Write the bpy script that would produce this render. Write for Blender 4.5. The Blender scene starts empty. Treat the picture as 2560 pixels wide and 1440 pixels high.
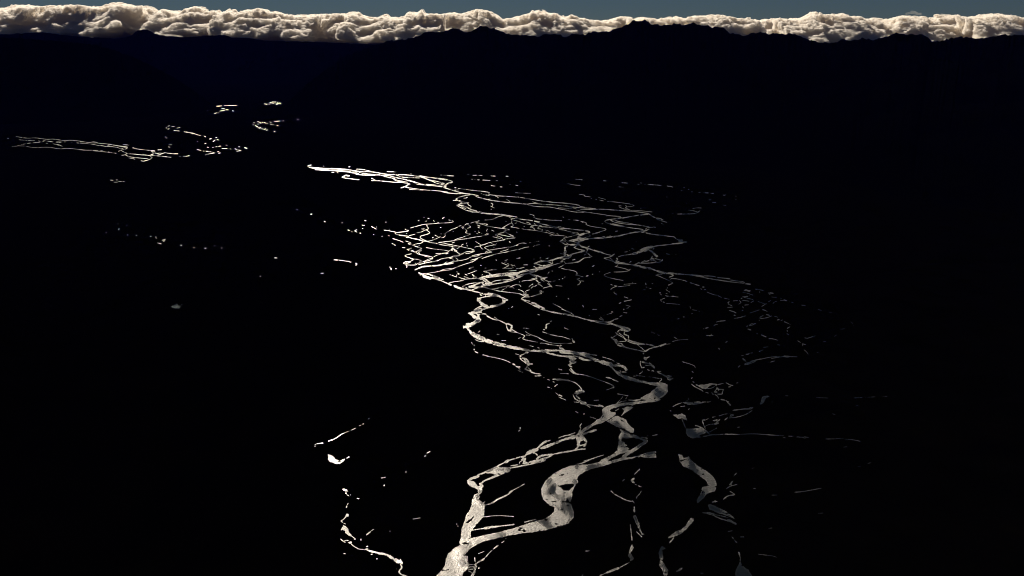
import bpy, math, random
import numpy as np

# ------------------------------------------------------------------ camera, sky, sun, exposure
scene = bpy.context.scene
COL = scene.collection
R = math.radians

F_PX = 2133.333          # 30 mm lens on 36 mm sensor, in 2560-wide photo pixels
PITCH = R(16.2)          # looking down on the valley
CAM_H = 1500.0           # metres above the valley floor
CP, SP = math.cos(PITCH), math.sin(PITCH)

cam_data = bpy.data.cameras.new('camera')
cam_data.lens = 30.0
cam_data.sensor_width = 36.0
cam_data.clip_start = 1.0
cam_data.clip_end = 400000.0
cam = bpy.data.objects.new('camera', cam_data)
COL.objects.link(cam)
cam.location = (0, 0, CAM_H)
cam.rotation_euler = (math.pi / 2 - PITCH, 0, 0)
scene.camera = cam

SUN_EL = R(26.8)
SUN_AZ = R(-13.5)        # to the left of straight ahead (+Y)

world = bpy.data.worlds.new('World')
scene.world = world
world.use_nodes = True
wn = world.node_tree
wn.nodes.clear()
w_out = wn.nodes.new('ShaderNodeOutputWorld')
w_bg = wn.nodes.new('ShaderNodeBackground')
w_sky = wn.nodes.new('ShaderNodeTexSky')
w_sky.sky_type = 'NISHITA'
w_sky.sun_disc = False
w_sky.sun_elevation = SUN_EL
w_sky.sun_rotation = SUN_AZ
w_sky.altitude = 1500
w_sky.air_density = 1.0
w_sky.dust_density = 0.0
w_sky.ozone_density = 1.5
w_bg.inputs['Strength'].default_value = 0.05
w_tint = wn.nodes.new('ShaderNodeMix')           # a polarising filter's deep, cool sky
w_tint.data_type = 'RGBA'; w_tint.blend_type = 'MULTIPLY'
w_tint.inputs[0].default_value = 1.0
w_tint.inputs[7].default_value = (0.094, 0.126, 0.170, 1.0)
wn.links.new(w_sky.outputs[0], w_tint.inputs[6])
wn.links.new(w_tint.outputs[2], w_bg.inputs['Color'])
wn.links.new(w_bg.outputs[0], w_out.inputs['Surface'])

sun_data = bpy.data.lights.new('sun', 'SUN')
sun_data.energy = 5.0
sun_data.angle = R(0.53)
sun_data.color = (1.0, 0.87, 0.71)
sun = bpy.data.objects.new('sun', sun_data)
COL.objects.link(sun)
sun.rotation_euler = (math.pi / 2 - SUN_EL, 0, math.pi - SUN_AZ)
# a sun lamp shines along its local -Z: this points it from (az, el) down to the valley

scene.view_settings.view_transform = 'Standard'
scene.view_settings.look = 'None'
scene.view_settings.exposure = 0.4
scene.view_settings.gamma = 1.0
scene.cycles.volume_bounces = 32
scene.cycles.max_bounces = 40
scene.cycles.sample_clamp_indirect = 10.0
scene.cycles.use_denoising = True
scene.cycles.filter_width = 1.05
scene.cycles.volume_step_rate = 0.35
scene.cycles.volume_max_steps = 512

TRACE = """
T river 740 390 6.095
10 180 152 230 136
14 195 170 290 185 440 190 600 195 760 205 860 220 960 238 1110 238
12 1110 238 1220 250 1330 272 1430 285 1540 283 1700 287 1870 312
14 290 208 460 213 620 225 800 238 850 250
26 850 250 900 262 950 275
12 950 280 1060 292 1200 292 1310 292 1380 320 1480 340 1510 345
12 960 245 1060 275 1280 285
10 920 200 1010 203 1060 215 1130 232
12 1480 345 1510 370 1540 385 1620 402 1740 428
8 1500 350 1570 380 1620 380
8 1540 385 1640 390 1700 400
12 1310 295 1430 300 1520 330 1610 345 1720 375 1800 400 1860 410
10 1720 365 1760 380 1820 395
24 1800 400 1840 408
10 1860 410 1900 430 2000 445 2120 455 2220 470
10 1980 430 2100 440 2230 460
8 1840 430 1960 440
9 1480 275 1560 300 1620 325 1760 328 1880 335
16 1870 305 1960 335 2050 375 2150 410 2260 415
12 1890 300 2000 325 2140 335 2260 350 2340 370 2400 398 2300 430 2270 460
14 2060 330 2200 350 2300 365
9 2050 365 2120 380 2200 400
9 2100 400 2200 430 2250 440
10 2390 400 2320 405 2280 440
40 2280 440 2260 480
14 2250 480 2300 495 2380 520 2450 545 2540 565
14 1740 430 1700 440 1660 465 1600 485
16 1660 465 1720 485
9 1720 485 1840 500 1960 518 2100 525 2200 535 2310 550
8 1730 510 1860 515 2000 520
11 2220 545 2320 565 2440 575 2540 572
10 1150 375 1240 375 1400 390 1500 400 1600 402
8 1150 340 1180 350 1210 372
12 700 325 760 290 800 300
18 775 300 815 302
8 700 325 740 335 840 348 960 362
~7 540 248 640 255
10 805 165 822 162
7 424 150 424 154
~7 1390 235 1470 240 1570 248
~7 1740 272 1830 277
~6 2130 288 2280 292 2400 305
10 225 888 240 886
10 430 994 440 1000
12 1045 982 1065 987
T river 1120 430 7.111
13 0 305 80 320 160 345 240 370 320 385 400 400
9 0 370 100 380 260 385 330 385
~9 120 320 200 322
~8 120 280 170 283
9 180 290 280 305 420 325 540 335 640 345
14 580 340 700 355 740 370
30 720 370 730 395
10 740 400 800 412 900 425 1060 432 1200 445 1300 452 1420 475 1520 490 1640 512 1760 525 1880 540 2040 550 2180 565 2290 578 2340 600
9 2090 600 2200 620 2330 632 2440 640 2560 645
14 2330 598 2345 605
8 2350 612 2430 625
20 330 385 400 398 440 400
16 440 400 500 412 550 428
14 490 430 520 445 620 470 720 495 820 512 960 530 1100 545 1240 555 1340 565
16 1240 558 1340 568 1420 575
9 1420 570 1500 560 1600 565 1760 580 1900 585 2040 600 2140 610 2220 635 2280 655
9 1410 580 1480 600 1560 612 1680 620 1800 620 1900 640 1960 650 2060 670 2140 685
8 2140 690 2240 712 2400 715
8 2280 680 2380 695 2460 715 2560 725
8 2360 662 2560 668
7 1960 635 2100 645 2200 650
10 700 490 750 480
22 400 400 340 408
18 330 410 240 435 180 455 140 480
18 140 480 170 500 240 525
24 240 530 240 550
10 240 525 300 540 370 550
9 370 550 300 562 230 565
14 240 555 200 575 150 590
8 90 505 150 508
10 345 555 360 585 400 605 420 620 390 625
16 160 590 240 595 300 610 350 630 380 655
9 150 590 200 620 250 645 320 680 400 705 500 715 600 735
~9 240 620 320 650
18 380 655 430 670 520 695 600 715
9 330 680 400 690 470 690 560 710
18 275 470 310 465
10 310 465 345 450
~7 690 515 760 545 800 570 790 595
~6 760 605 820 640
14 762 662 776 662
10 1035 490 1060 495 1100 525
~7 580 375 630 405 760 415 880 435
10 880 455 895 458
~7 1460 515 1560 550
9 1555 550 1590 553
7 1240 432 1255 432
~6 440 58 620 62
~6 720 66 880 76
~6 1030 76 1070 78
~5 420 130 620 145 880 155
~6 770 240 860 255 960 265
~6 1280 165 1350 172
7 1200 368 1330 376 1470 380
~6 2140 110 2240 125 2380 138
7 2120 200 2220 230 2350 238
6 2330 395 2430 410 2420 430 2510 440
~5 1090 215 1240 240
7 350 45 372 40
T river 1440 400 6.095
~6 0 296 50 298
~6 420 315 460 320
~6 700 346 780 350 900 366 980 372
10 985 348 998 352
~6 1000 366 1100 372 1280 385 1400 398
8 1400 400 1450 402 1475 415
8 1640 422 1655 422
8 1712 448 1722 448
~6 1570 462 1680 475
~5 1760 485 2100 508
9 2240 532 2255 540 2275 532
~6 2030 606 2090 606
7 2080 645 2130 650
7 2240 688 2285 690
6 2430 550 2445 550
6 2430 598 2445 598
~6 640 405 720 415
7 1380 563 1388 566
6 1685 655 1690 658
8 1780 738 1850 728 1910 732
8 1710 765 1780 770 1850 790 1870 800
~6 1890 770 1830 820 1560 825 1430 818
8 50 522 140 535 120 545 180 560 230 562
8 230 585 240 588
8 335 568 370 580 430 592 448 605
~7 300 598 360 610 420 625
7 480 630 580 638 680 650 800 665 860 680 885 695
7 885 697 840 712 780 712 750 728
8 750 728 800 750 820 760
~8 755 690 775 712
8 650 690 690 700
8 655 712 700 738 780 758 850 768
7 850 765 960 772 1060 780 1160 792
~6 980 745 1000 720
12 0 680 50 690 60 705
8 70 712 110 716
~6 380 690 410 692
~6 440 700 510 712
9 0 722 120 732 220 735 300 742
11 60 755 220 755 360 748 500 755 640 768 780 775 920 788 1020 802 1100 812
9 0 762 60 775 160 795 220 803 320 818 420 832 470 840
8 440 830 470 855
7 470 845 560 853 680 860
8 0 795 120 795
26 1100 820 1060 830 980 835
16 960 838 880 855 780 872 700 885
15 700 880 600 895 530 905
34 540 915 590 920
11 515 905 560 940 620 955 700 968
12 600 920 650 940 740 950 820 965
9 820 965 900 985 960 990
11 640 960 720 972 860 985 960 990 1060 1010 1140 1025
13 515 905 450 920 435 940 480 965
15 470 960 560 985 640 1000 720 1012
10 620 1000 720 1015 860 1038 960 1048 1020 1060
10 560 970 640 990 720 1005
9 1145 1028 1175 1022 1212 1026
9 1140 1030 1080 1030 1060 1055
18 1140 1035 1090 1065 1050 1080 1000 1085
36 990 1085 1040 1095
11 1110 820 1140 845 1210 880
26 1215 890 1300 900
12 1300 905 1330 915
9 1240 905 1310 930 1385 950
8 1300 965 1320 972
8 1328 988 1334 988
20 980 1090 900 1100 820 1115 720 1140 640 1160
20 640 1160 520 1175 420 1185 300 1190 180 1200 60 1215
20 200 1200 120 1215 40 1245
20 1060 1110 1140 1125
12 1140 1128 1240 1140 1360 1155 1500 1172
12 1500 1175 1530 1205 1560 1218 1630 1220
36 1560 1235 1620 1245
24 1600 1250 1690 1250
22 1620 1260 1560 1270 1460 1280
15 1460 1282 1340 1298 1240 1305 1160 1325
13 1640 1262 1540 1280
40 1160 1330 1060 1340
8 70 935 130 945 170 965 140 975 200 1005 280 1020
9 280 1020 360 1030 440 1045 462 1060 430 1075 340 1100 330 1115 250 1128
7 300 1108 360 1102
~7 360 972 410 972
10 600 1092 625 1082
~6 400 1168 520 1150
9 195 1140 230 1155 180 1170 100 1190
22 140 1080 190 1085 210 1105
12 210 1105 120 1125 40 1150
T river 960 530 9
9 0 408 60 412 150 430 260 452
11 475 380 490 405 555 412 540 432 470 440 360 455 270 462
14 270 462 245 488 290 505 360 522 450 535 530 542
~12 600 358 660 340
12 690 330 730 322
11 720 325 800 302 880 280 980 272 1120 262 1250 250 1400 245 1480 238 1540 228 1570 215
~9 1570 215 1530 195
~9 1410 162 1490 190
14 770 195 795 188
12 985 140 1012 148
12 895 120 905 120
~11 1250 190 1290 165 1360 118
11 1110 185 1135 215
10 1205 230 1235 240
9 925 210 965 204
12 530 545 570 575 600 580
22 500 570 560 570
12 550 550 580 525 660 512 700 495
26 700 490 735 480
11 740 468 800 460 860 445 900 415 950 400
11 950 400 1000 380 990 350 970 320 950 308 980 300
12 850 378 890 390 905 365
12 950 400 990 430 1040 468 1000 490
12 1000 490 940 510 860 530 815 545 810 580 850 605 930 640
20 600 585 680 600 780 620 870 650
18 870 652 950 655
24 940 650 1020 680 1100 695 1200 710
14 1200 712 1300 740 1400 752 1500 768 1550 780
11 870 655 880 680 830 702
8 830 702 740 715 650 738
10 500 490 510 485
11 1000 655 1060 645 1130 622 1180 600 1230 575 1200 545 1150 530 1150 520
14 1130 615 1190 595
20 1085 580 1115 570
~10 1230 575 1270 550
14 1350 555 1375 540
10 1300 580 1350 570 1385 535 1370 500 1345 490
10 1385 490 1400 460 1470 425 1530 385 1580 375 1650 345
~9 1650 345 1660 325 1750 300
11 1550 445 1568 435
12 1265 350 1280 350
14 1282 490 1290 495
12 1750 345 1765 335 1800 350 1760 370 1790 380
12 1780 330 1820 300 1840 270 1900 262
12 1960 245 2040 220 2140 198
10 1880 270 1920 310 1960 345 1880 365
12 1820 375 1850 405 1870 430
12 1870 430 1820 460 1870 475 1945 498
12 1945 498 1880 525 1800 555 1740 580 1660 595 1600 625 1570 645
11 1570 645 1450 660 1330 675 1235 682
14 1230 685 1320 695 1420 720 1550 745
12 1550 745 1660 765 1760 785 1860 810 1960 825
22 1960 830 2030 860
24 2030 860 1980 890
11 1600 635 1740 615 1860 600 1980 575 2100 555 2200 545 2270 515 2330 475
8 2290 520 2360 490
14 1550 770 1560 800 1580 780 1620 785
28 1550 790 1530 830
20 1540 800 1550 850
16 1530 830 1500 850 1540 870
30 1560 830 1600 860 1640 880
24 1580 870 1640 900 1680 930
40 1690 930 1700 960
16 1700 960 1780 940
10 1640 825 1690 800
24 1720 960 1800 920
12 1810 915 1850 895 1920 890 1990 885
12 1840 938 1920 930 1990 905 2040 880
28 1700 975 1620 990 1540 1010
20 1540 1015 1440 1030
16 1600 975 1520 1010
26 1460 1030 1550 1055
28 1550 1060 1570 1110
10 1610 1030 1670 1070 1640 1090
12 1430 1030 1330 1045 1270 1060 1240 1080
28 1230 1085 1160 1105
15 1160 1110 1060 1120 960 1140 860 1165 780 1185
10 950 800 1040 815 1130 835 1240 845 1340 855 1430 875
9 1160 935 1280 930
16 1320 930 1400 920 1440 900
20 1390 940 1440 930
12 1440 900 1460 875 1490 865
11 1330 930 1240 955 1160 985 1120 1010
11 200 595 280 625 360 645 430 680
12 180 712 230 725 255 755
10 485 650 540 670 610 690 600 720
16 545 710 580 720
12 545 715 620 740
14 640 745 720 775 780 795 840 820
16 845 825 800 855 730 890
14 730 890 700 905 650 885
12 600 815 610 830
10 520 840 600 825 615 810
12 545 860 570 850
9 410 800 470 805
10 610 880 660 860
14 720 905 760 940
12 780 905 800 935
14 760 940 840 965 920 975 1000 990
12 1000 990 1090 1015
9 770 910 810 880 840 870
8 910 995 1020 1015
10 785 750 810 745
10 620 940 530 955 470 980
16 470 985 490 1005 560 1025
14 560 1025 620 1045
22 600 1045 660 1060
12 665 1070 620 1100 560 1120 500 1130
14 500 1115 430 1150 450 1165
10 450 1168 520 1160 600 1130
20 530 1120 570 1130
9 670 1060 760 1065 800 1080
16 800 1080 850 1095 810 1110
10 810 1110 800 1140 740 1165
14 700 1150 730 1185
22 730 1170 770 1160
24 1090 1020 1090 1060
26 1100 1045 1040 1070
24 1040 1080 960 1105 880 1115
12 1060 1040 960 1080 900 1110
12 880 1115 820 1135 770 1160
14 910 1130 920 1150
12 500 1190 620 1195 720 1190
14 490 1185 520 1220 510 1250
11 790 1180 900 1155
24 700 1300 760 1275
34 770 1265 850 1240
28 850 1235 960 1220 1080 1210
32 1080 1210 1200 1205 1320 1185
26 1320 1180 1420 1160 1500 1140 1570 1110
22 1400 1180 1500 1160 1570 1145
30 1570 1105 1600 1110
12 1600 1110 1680 1095 1760 1085
12 1760 1085 1860 1060 1920 1030
26 1920 1025 1960 1015
12 1960 1010 2030 970 2160 960
10 2160 965 2090 995 2000 1000
11 2030 970 2140 945 2250 930 2400 912
12 2520 945 2420 970 2300 1010 2200 1045
11 2210 1000 2100 1040 2040 1060 1950 1085
12 2110 1050 2060 1080 1990 1115 1900 1150
12 1900 1150 1800 1180 1700 1215 1640 1240 1560 1270
11 1560 1270 1450 1275 1340 1290 1270 1320
10 1560 1275 1500 1300 1400 1310 1280 1325
10 1280 1325 1180 1350 1060 1365 960 1390
9 1360 1155 1415 1120
26 780 1370 860 1400 920 1430
14 930 1395 1040 1410 1150 1440
9 2060 665 2140 715 2180 740
14 1535 690 1545 695
12 1565 690 1585 680
14 1740 745 1750 745
9 1760 735 1785 725
12 1850 705 1860 700
~9 1860 740 1880 770
16 1910 1275 1960 1250 2010 1240
16 1640 1350 1660 1385
10 1660 1385 1690 1395
10 1890 1390 1960 1365 2050 1330
9 1480 1405 1495 1415
10 1830 1400 1870 1425
22 150 1270 165 1275 158 1300
14 258 1275 275 1275
10 125 1240 140 1240
12 95 525 120 535
10 35 228 50 230
9 115 385 122 390
T river 1180 530 9
16 0 0 100 8 220 20
26 220 20 340 35 480 45
26 480 45 600 55 700 70
22 700 72 800 90 900 105
16 660 50 780 72 880 90 960 105
38 960 110 1020 130
20 1020 140 940 150 880 155
18 880 155 880 175
14 1040 150 1100 165
20 1060 160 1160 168
16 1160 170 1260 180 1360 195
30 1400 205 1480 220
40 1480 225 1520 240
16 1530 260 1620 280 1740 305 1860 330
28 1870 340 1940 350
12 1940 335 1970 320 2040 350 2100 370
13 1950 360 2080 375 2180 375 2300 390 2400 405 2520 412
10 2160 370 2300 390
11 690 85 620 100 520 130 540 150
11 520 135 480 160 400 175 290 180
11 880 175 900 200 890 240 930 290 920 320 870 335
14 880 170 960 190 1060 215
14 1060 215 1140 245 1200 265
12 1200 265 1310 280
10 830 115 870 135
14 890 250 840 265 780 300 720 335 690 355
10 690 355 710 370 740 350
9 870 335 960 350 1040 365
~9 1050 372 1140 380 1240 395
10 1150 390 1280 400 1400 410 1480 425 1550 440
9 120 245 230 260 330 270
16 330 272 360 285 320 290
20 80 245 120 245
9 160 260 260 285 330 310
10 330 315 440 335 540 350 640 365
9 640 365 740 378 830 392
10 840 400 770 410 720 430
~9 105 285 200 325
~9 140 345 180 360 210 390
~9 260 355 300 375 380 395
16 440 405 500 435
~9 150 415 200 400
14 325 420 335 430
14 65 438 78 442
12 140 450 175 462
14 105 480 140 495
9 210 480 230 490
14 720 430 760 445 770 465
16 710 435 730 455
11 720 460 640 475 590 485 550 500
28 520 510 560 500
24 530 525 590 545
10 580 500 680 520 800 545 900 565 960 580
12 770 465 830 495 900 525 945 545
9 830 500 880 530 940 560
24 950 580 970 575
12 960 590 880 595 780 600
12 750 605 700 630
24 690 630 740 620
10 590 545 680 580 690 605
10 470 555 560 580 640 600
12 690 630 620 645 540 660 470 670 420 685
16 420 685 360 695 300 725 220 745
10 420 690 450 715 490 730
20 210 745 180 770
12 180 765 120 775 60 790
~9 80 665 140 710 200 740
14 190 770 200 800 250 850
9 560 620 580 640
14 490 740 400 760 320 775 280 800
14 490 740 540 740
10 280 800 320 830 380 855
12 545 712 550 715
14 490 800 498 805
12 380 860 470 845 560 830 660 815 760 800 860 788
16 450 850 500 845
12 860 788 940 770 1000 745
18 990 755 1040 745
11 1000 745 1080 705 1180 690
~10 1100 715 1240 700 1340 690 1440 670 1520 655
~7 1570 650 1640 640
10 800 790 825 772
11 380 870 320 885 300 910
12 380 880 430 890 445 910
13 0 985 80 965 180 945 300 925 410 912
20 0 1075 80 1065
12 0 1130 80 1085
14 230 1045 330 1010 420 985
18 420 985 480 960
12 480 960 560 940 660 920 760 905
16 720 915 800 895
11 800 895 900 870 1000 850 1080 835
12 1060 840 1140 815 1200 795 1280 785
~9 1380 770 1430 755
12 1440 750 1525 730
10 640 890 720 870 780 855 820 832
18 835 665 870 685
14 1000 445 1012 458
10 755 205 775 210
10 970 255 1000 245
9 1165 320 1185 325
18 1750 530 1790 540
12 1735 762 1742 765
~10 1300 50 1360 60 1420 95 1385 120
11 1385 120 1420 135 1480 158
8 1480 155 1620 170 1780 185 1900 185 2020 198
~10 1955 40 2000 75 2060 120 2080 145
~8 2100 165 2240 180 2380 185 2500 230
10 1230 230 1280 240 1320 275
24 1340 290 1350 310
14 1310 340 1340 320 1380 320 1370 300
12 1340 340 1400 370 1420 400 1370 412
14 1350 300 1440 300 1540 325
12 1540 325 1580 330
10 1500 330 1510 345 1470 365
9 1480 300 1560 305
11 1570 335 1660 335 1780 345 1900 370
9 1400 260 1440 285
9 1480 375 1560 385
20 1570 400 1600 405
11 1590 410 1550 435
12 1550 440 1620 455 1680 465
9 1640 400 1690 420 1660 460
10 1690 410 1730 430 1750 455
12 1680 460 1760 490 1820 515
12 1820 518 1920 525 2020 532 2080 540
8 1750 455 1850 475
12 1910 490 1950 500
8 1960 395 2080 405 2100 415
9 2100 415 2160 435 2280 460 2400 480
10 2100 545 2130 550
12 2060 580 2120 570 2200 560 2280 535
14 2280 535 2360 510 2440 500 2520 475
10 2240 500 2310 470 2380 470
9 2380 555 2440 535 2520 505
12 2390 550 2380 585 2400 600
14 2380 575 2460 575
16 2080 580 2040 620 1990 655
22 2080 590 2100 620
20 2000 655 2080 640
14 1980 660 2030 690 2060 715 2160 745
18 2120 640 2060 680 2030 690
26 2180 650 2280 620 2400 605
24 2400 605 2520 595
18 2150 655 2240 650 2300 670 2360 690
46 2360 690 2400 700
14 2120 690 2160 720 2220 745
40 2220 735 2320 735
36 2320 735 2400 735
20 2420 680 2480 650 2520 640
40 2390 680 2410 740
24 2260 650 2360 640 2420 660
20 2420 740 2460 770 2520 785
14 2360 765 2300 800 2340 820
14 2340 820 2420 845 2520 860
10 2460 870 2520 870
26 2090 770 2150 780
50 2090 790 2095 850
80 2095 860 2090 930
70 2085 930 2080 990
30 2130 950 2180 990
30 2050 1005 2180 1010
16 2190 990 2210 950 2260 950
20 2210 1000 2240 965
14 1990 935 2040 945
24 2520 880 2430 895
28 2520 870 2480 885
24 2430 905 2340 920 2260 945
40 2060 1010 1960 1030 1860 1060
36 1860 1065 1760 1095 1680 1105
16 2180 1030 2060 1050 1980 1055
34 1680 1105 1580 1105 1500 1120
22 1500 1120 1430 1150 1390 1165
30 1400 1165 1440 1160
16 1440 1160 1500 1185 1580 1210
20 1680 1110 1760 1140 1820 1165
14 1820 1160 1810 1110
20 1800 1160 1720 1190 1640 1205
44 1600 1215 1700 1205
14 1800 1185 1700 1220
20 2200 1020 2100 1055 2040 1080
14 2040 1080 2010 1110 1990 1125
22 2020 1130 2050 1110
16 2020 1140 1940 1160 1860 1180 1780 1210
30 1760 1215 1660 1245 1580 1275
14 2070 1110 2100 1150
10 2100 1160 2180 1150 2300 1140
16 2310 1135 2400 1115 2440 1090
16 2440 1090 2480 1060 2515 1040
14 2090 1170 2050 1200 2010 1225 1950 1250
~9 2010 1265 2100 1290 2200 1305
11 2200 1305 2300 1330 2350 1350 2370 1380 2360 1415
18 2340 1420 2400 1425
14 2270 1080 2310 1065
44 1580 1275 1500 1290 1420 1295
50 1440 1295 1340 1310
16 1400 1225 1440 1255 1500 1260 1560 1240
14 1390 1230 1410 1220
20 1500 1240 1600 1245
40 1340 1310 1240 1320 1160 1335
40 1160 1340 1080 1360 1000 1375
24 1440 1310 1360 1350
40 1350 1360 1320 1340
22 1330 1380 1240 1380 1140 1405
44 1060 1380 960 1395 860 1400
44 860 1400 720 1410 600 1415
44 600 1415 480 1425 320 1435
20 1060 1365 940 1360 800 1370 680 1385
12 680 1390 580 1410
14 1320 1400 1400 1430 1460 1440
24 1140 1410 1080 1430 1000 1440
16 260 1335 340 1315 440 1300 550 1290
20 270 1340 340 1355 400 1380
36 390 1390 400 1420
10 690 1275 800 1265 900 1265
12 670 1145 740 1175 830 1210
14 830 1210 760 1240 700 1275
14 730 1140 770 1125 770 1105
16 735 1095 805 1070
~9 780 1150 860 1190
16 880 1190 940 1205 960 1195
16 900 1230 930 1255
12 810 1325 900 1325 1000 1310
9 1000 1270 1100 1265 1180 1245
14 970 1225 980 1228
14 540 1075 548 1090
16 190 1200 210 1205
10 290 1265 320 1260
~7 960 1050 1080 1035
8 1160 1188 1250 1188
16 1660 1055 1715 1035
~9 1740 1030 1810 1010 1830 985 1815 950
12 1390 1058 1398 1058
10 1535 1030 1545 1033
14 1700 1400 1735 1350
12 1800 1328 1812 1330
10 1550 1080 1560 1095
8 40 1300 110 1325
16 220 1420 240 1405
20 0 1400 40 1440
T river 1040 670 9
30 60 105 110 130 160 160
70 170 180 240 205 330 235
40 300 230 400 225 480 255
36 420 235 500 265 560 285
26 560 285 640 320 720 350
36 730 355 800 385
14 150 130 240 130 330 160 420 180 530 220
14 330 165 430 210 520 235 620 265
14 90 130 95 165
30 850 390 920 410
44 870 410 960 440 1040 465
40 1040 465 1140 480 1240 505
26 1240 505 1320 530 1420 550
24 860 420 960 455 1020 480
30 1420 555 1500 575 1600 595
40 1580 590 1700 610 1760 630
14 730 345 800 320 880 305 980 295 1060 275 1110 250 1220 240 1370 235
14 990 290 1030 270
14 760 148 775 152
16 810 165 860 185 920 205
24 920 95 940 130 970 135
10 915 150 905 190
14 960 205 1010 230 1090 240
12 1105 140 1150 160
12 1080 195 1160 215 1210 240
12 1175 130 1240 105 1330 75
14 1270 140 1310 180
26 1290 190 1360 205
12 1285 210 1285 230
26 1190 15 1240 5
14 1820 35 1700 45 1560 70 1530 80 1620 100 1670 130
36 1660 140 1700 150
50 2520 50 2400 80 2300 110
44 2300 110 2200 140 2060 155 1900 160 1780 160
40 1780 160 1640 185 1520 200 1420 225
20 2300 100 2160 105 2000 125 1860 130 1700 155
18 1700 160 1850 130
24 2300 150 2100 165 1900 175
20 1900 180 1720 200 1560 220
60 1450 230 1520 240
90 1530 250 1590 300 1640 340
50 1560 350 1640 350 1700 335
40 1400 230 1470 255
20 1370 235 1440 225
16 1700 330 1760 290 1900 270 2060 260 2180 245 2220 210 2140 195 2080 180
30 2060 270 2160 245
30 2110 190 2190 205
20 2520 130 2400 150 2360 190 2280 225 2200 265 2100 295 1980 325 1860 345 1760 360 1680 380
16 2420 165 2340 210 2290 225
14 2290 215 2330 185 2400 165
14 1970 310 2060 280
30 1720 360 1640 385 1560 395
24 1560 400 1440 415 1380 430
16 1500 365 1520 385
24 1500 350 1530 375 1570 390
30 1520 320 1440 330 1360 350
22 1360 330 1240 345 1140 370 1070 400
50 1070 400 1060 440
30 1440 340 1340 375 1220 410
44 1180 420 1260 410 1330 400
20 1180 440 1300 435 1440 420 1530 430
24 1110 430 1170 470 1210 490
22 1480 430 1380 445 1310 470 1280 500
24 1250 495 1300 480
16 1530 430 1600 450 1670 475 1760 490 1860 520 1980 535 2060 545
11 2060 545 2200 560 2330 575
16 2320 575 2400 605 2450 635
10 1700 475 1820 460 1900 435 2010 410 2100 400
16 2110 440 2150 415 2220 380 2280 365 2340 385 2360 420
14 2250 370 2340 385
~14 2120 415 2200 450 2260 490
~11 1930 505 2040 440
24 1620 560 1740 590 1850 620
20 1720 570 1820 600 1910 640
26 1760 620 1900 650 2000 690 2060 720
30 1860 640 1960 680
22 1700 640 1580 640 1480 665 1400 690
14 1560 600 1570 640
30 1440 600 1480 620
44 1390 680 1400 720
50 1400 720 1450 770
70 1450 780 1520 830 1600 870
22 1460 715 1430 720
30 1380 745 1410 745
60 1960 720 2000 750
20 2000 740 2070 720
60 2000 750 1960 790 1880 830
52 1880 830 1780 855 1680 870
24 1680 880 1580 910 1500 930
20 1530 880 1640 870
22 1500 850 1430 870 1380 900 1310 940
90 1480 940 1400 950
90 1400 950 1310 1000
24 1300 980 1400 1000 1480 1000
60 1300 1000 1240 1010
36 1250 1010 1180 1020
60 1220 1020 1300 1080 1380 1130
90 1380 1120 1420 1160
40 1380 1040 1420 1090
24 1340 1020 1400 1045 1440 1045
90 1400 1180 1330 1210
70 1330 1220 1240 1260 1160 1310
30 1200 1250 1130 1265
60 1160 1310 1090 1330
24 1090 1330 1060 1300
24 1090 1340 1065 1360
60 1150 1340 1200 1400 1240 1440
20 1480 1035 1540 1030 1580 1045
22 1580 1060 1650 1100 1700 1140 1780 1160 1860 1180
14 1760 1105 1850 1165
18 1860 1175 1960 1225 2040 1260
16 2030 1260 2040 1330 2060 1380
24 2050 1260 2120 1280 2160 1310
30 2160 1310 2140 1370 2130 1410
30 2070 1400 2130 1415
14 2170 1385 2250 1435
14 2150 890 2175 865
10 2080 915 2090 915
T river 1280 670 9
44 0 150 140 120
36 140 100 300 70 420 50 540 20
22 500 30 640 40 760 0
30 400 50 480 30 560 10
24 100 200 200 150 300 130 400 110
60 410 110 460 80
18 380 65 420 100
20 460 100 520 75 570 60
22 400 130 460 165 520 200
30 460 150 520 180 560 200
14 480 150 560 170 640 195 700 215 790 210
40 530 200 560 250
26 600 190 660 215
30 650 245 740 235
14 740 235 790 210
14 550 240 440 240
20 530 250 440 270 370 280
~14 370 275 280 285 220 300
22 160 310 180 320
24 540 275 580 300
16 570 300 610 330 640 335
16 610 340 570 360 640 380 680 415
14 560 385 510 415
14 480 410 450 440
26 430 455 460 425
14 390 490 320 515
~11 380 430 400 400 470 360
16 140 480 220 510 270 540 270 575
16 300 530 320 550 310 580
11 0 555 100 565 180 585
20 180 590 250 610 290 640
24 260 590 330 610 370 610
16 290 650 390 650
~12 400 650 480 630
14 480 630 560 605 600 590 660 575
14 350 600 300 630
70 630 520 650 535
20 690 540 700 540
22 280 650 240 670 210 690
30 210 690 240 715
26 240 710 320 740
30 300 720 400 750
16 280 740 380 790 440 820
40 440 780 500 790 560 830
30 460 830 540 870 600 890
60 560 840 640 880 720 930
24 600 900 680 940 760 960
44 680 920 740 945
30 760 955 860 985
26 860 985 920 995 1000 1010 1100 1030 1180 1040
16 1180 1020 1280 1050 1400 1080
14 1200 1045 1300 1075 1420 1090
26 1400 1085 1480 1100
24 1480 1100 1560 1130 1680 1160 1760 1180
26 1760 1185 1880 1205
14 1880 1195 2000 1205 2120 1215
12 1880 1210 2040 1245 2200 1270
24 2100 1210 2200 1240 2290 1280
24 2290 1275 2400 1300 2520 1330
16 2280 1285 2400 1310 2500 1345
12 920 800 1020 850 1100 890 1150 930
20 1110 925 1170 940 1200 960
16 1200 955 1280 985 1340 1020 1390 1060
12 1190 960 1300 1005
14 720 255 780 290 840 310 890 310
16 820 320 840 360 890 410
12 800 350 850 395
12 890 410 840 420 760 435 700 455
~14 895 415 915 490
12 920 300 970 290
24 1060 262 1070 258
16 1130 245 1140 235
14 1185 205 1192 202
10 650 260 720 300
11 1110 10 1220 35
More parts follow.
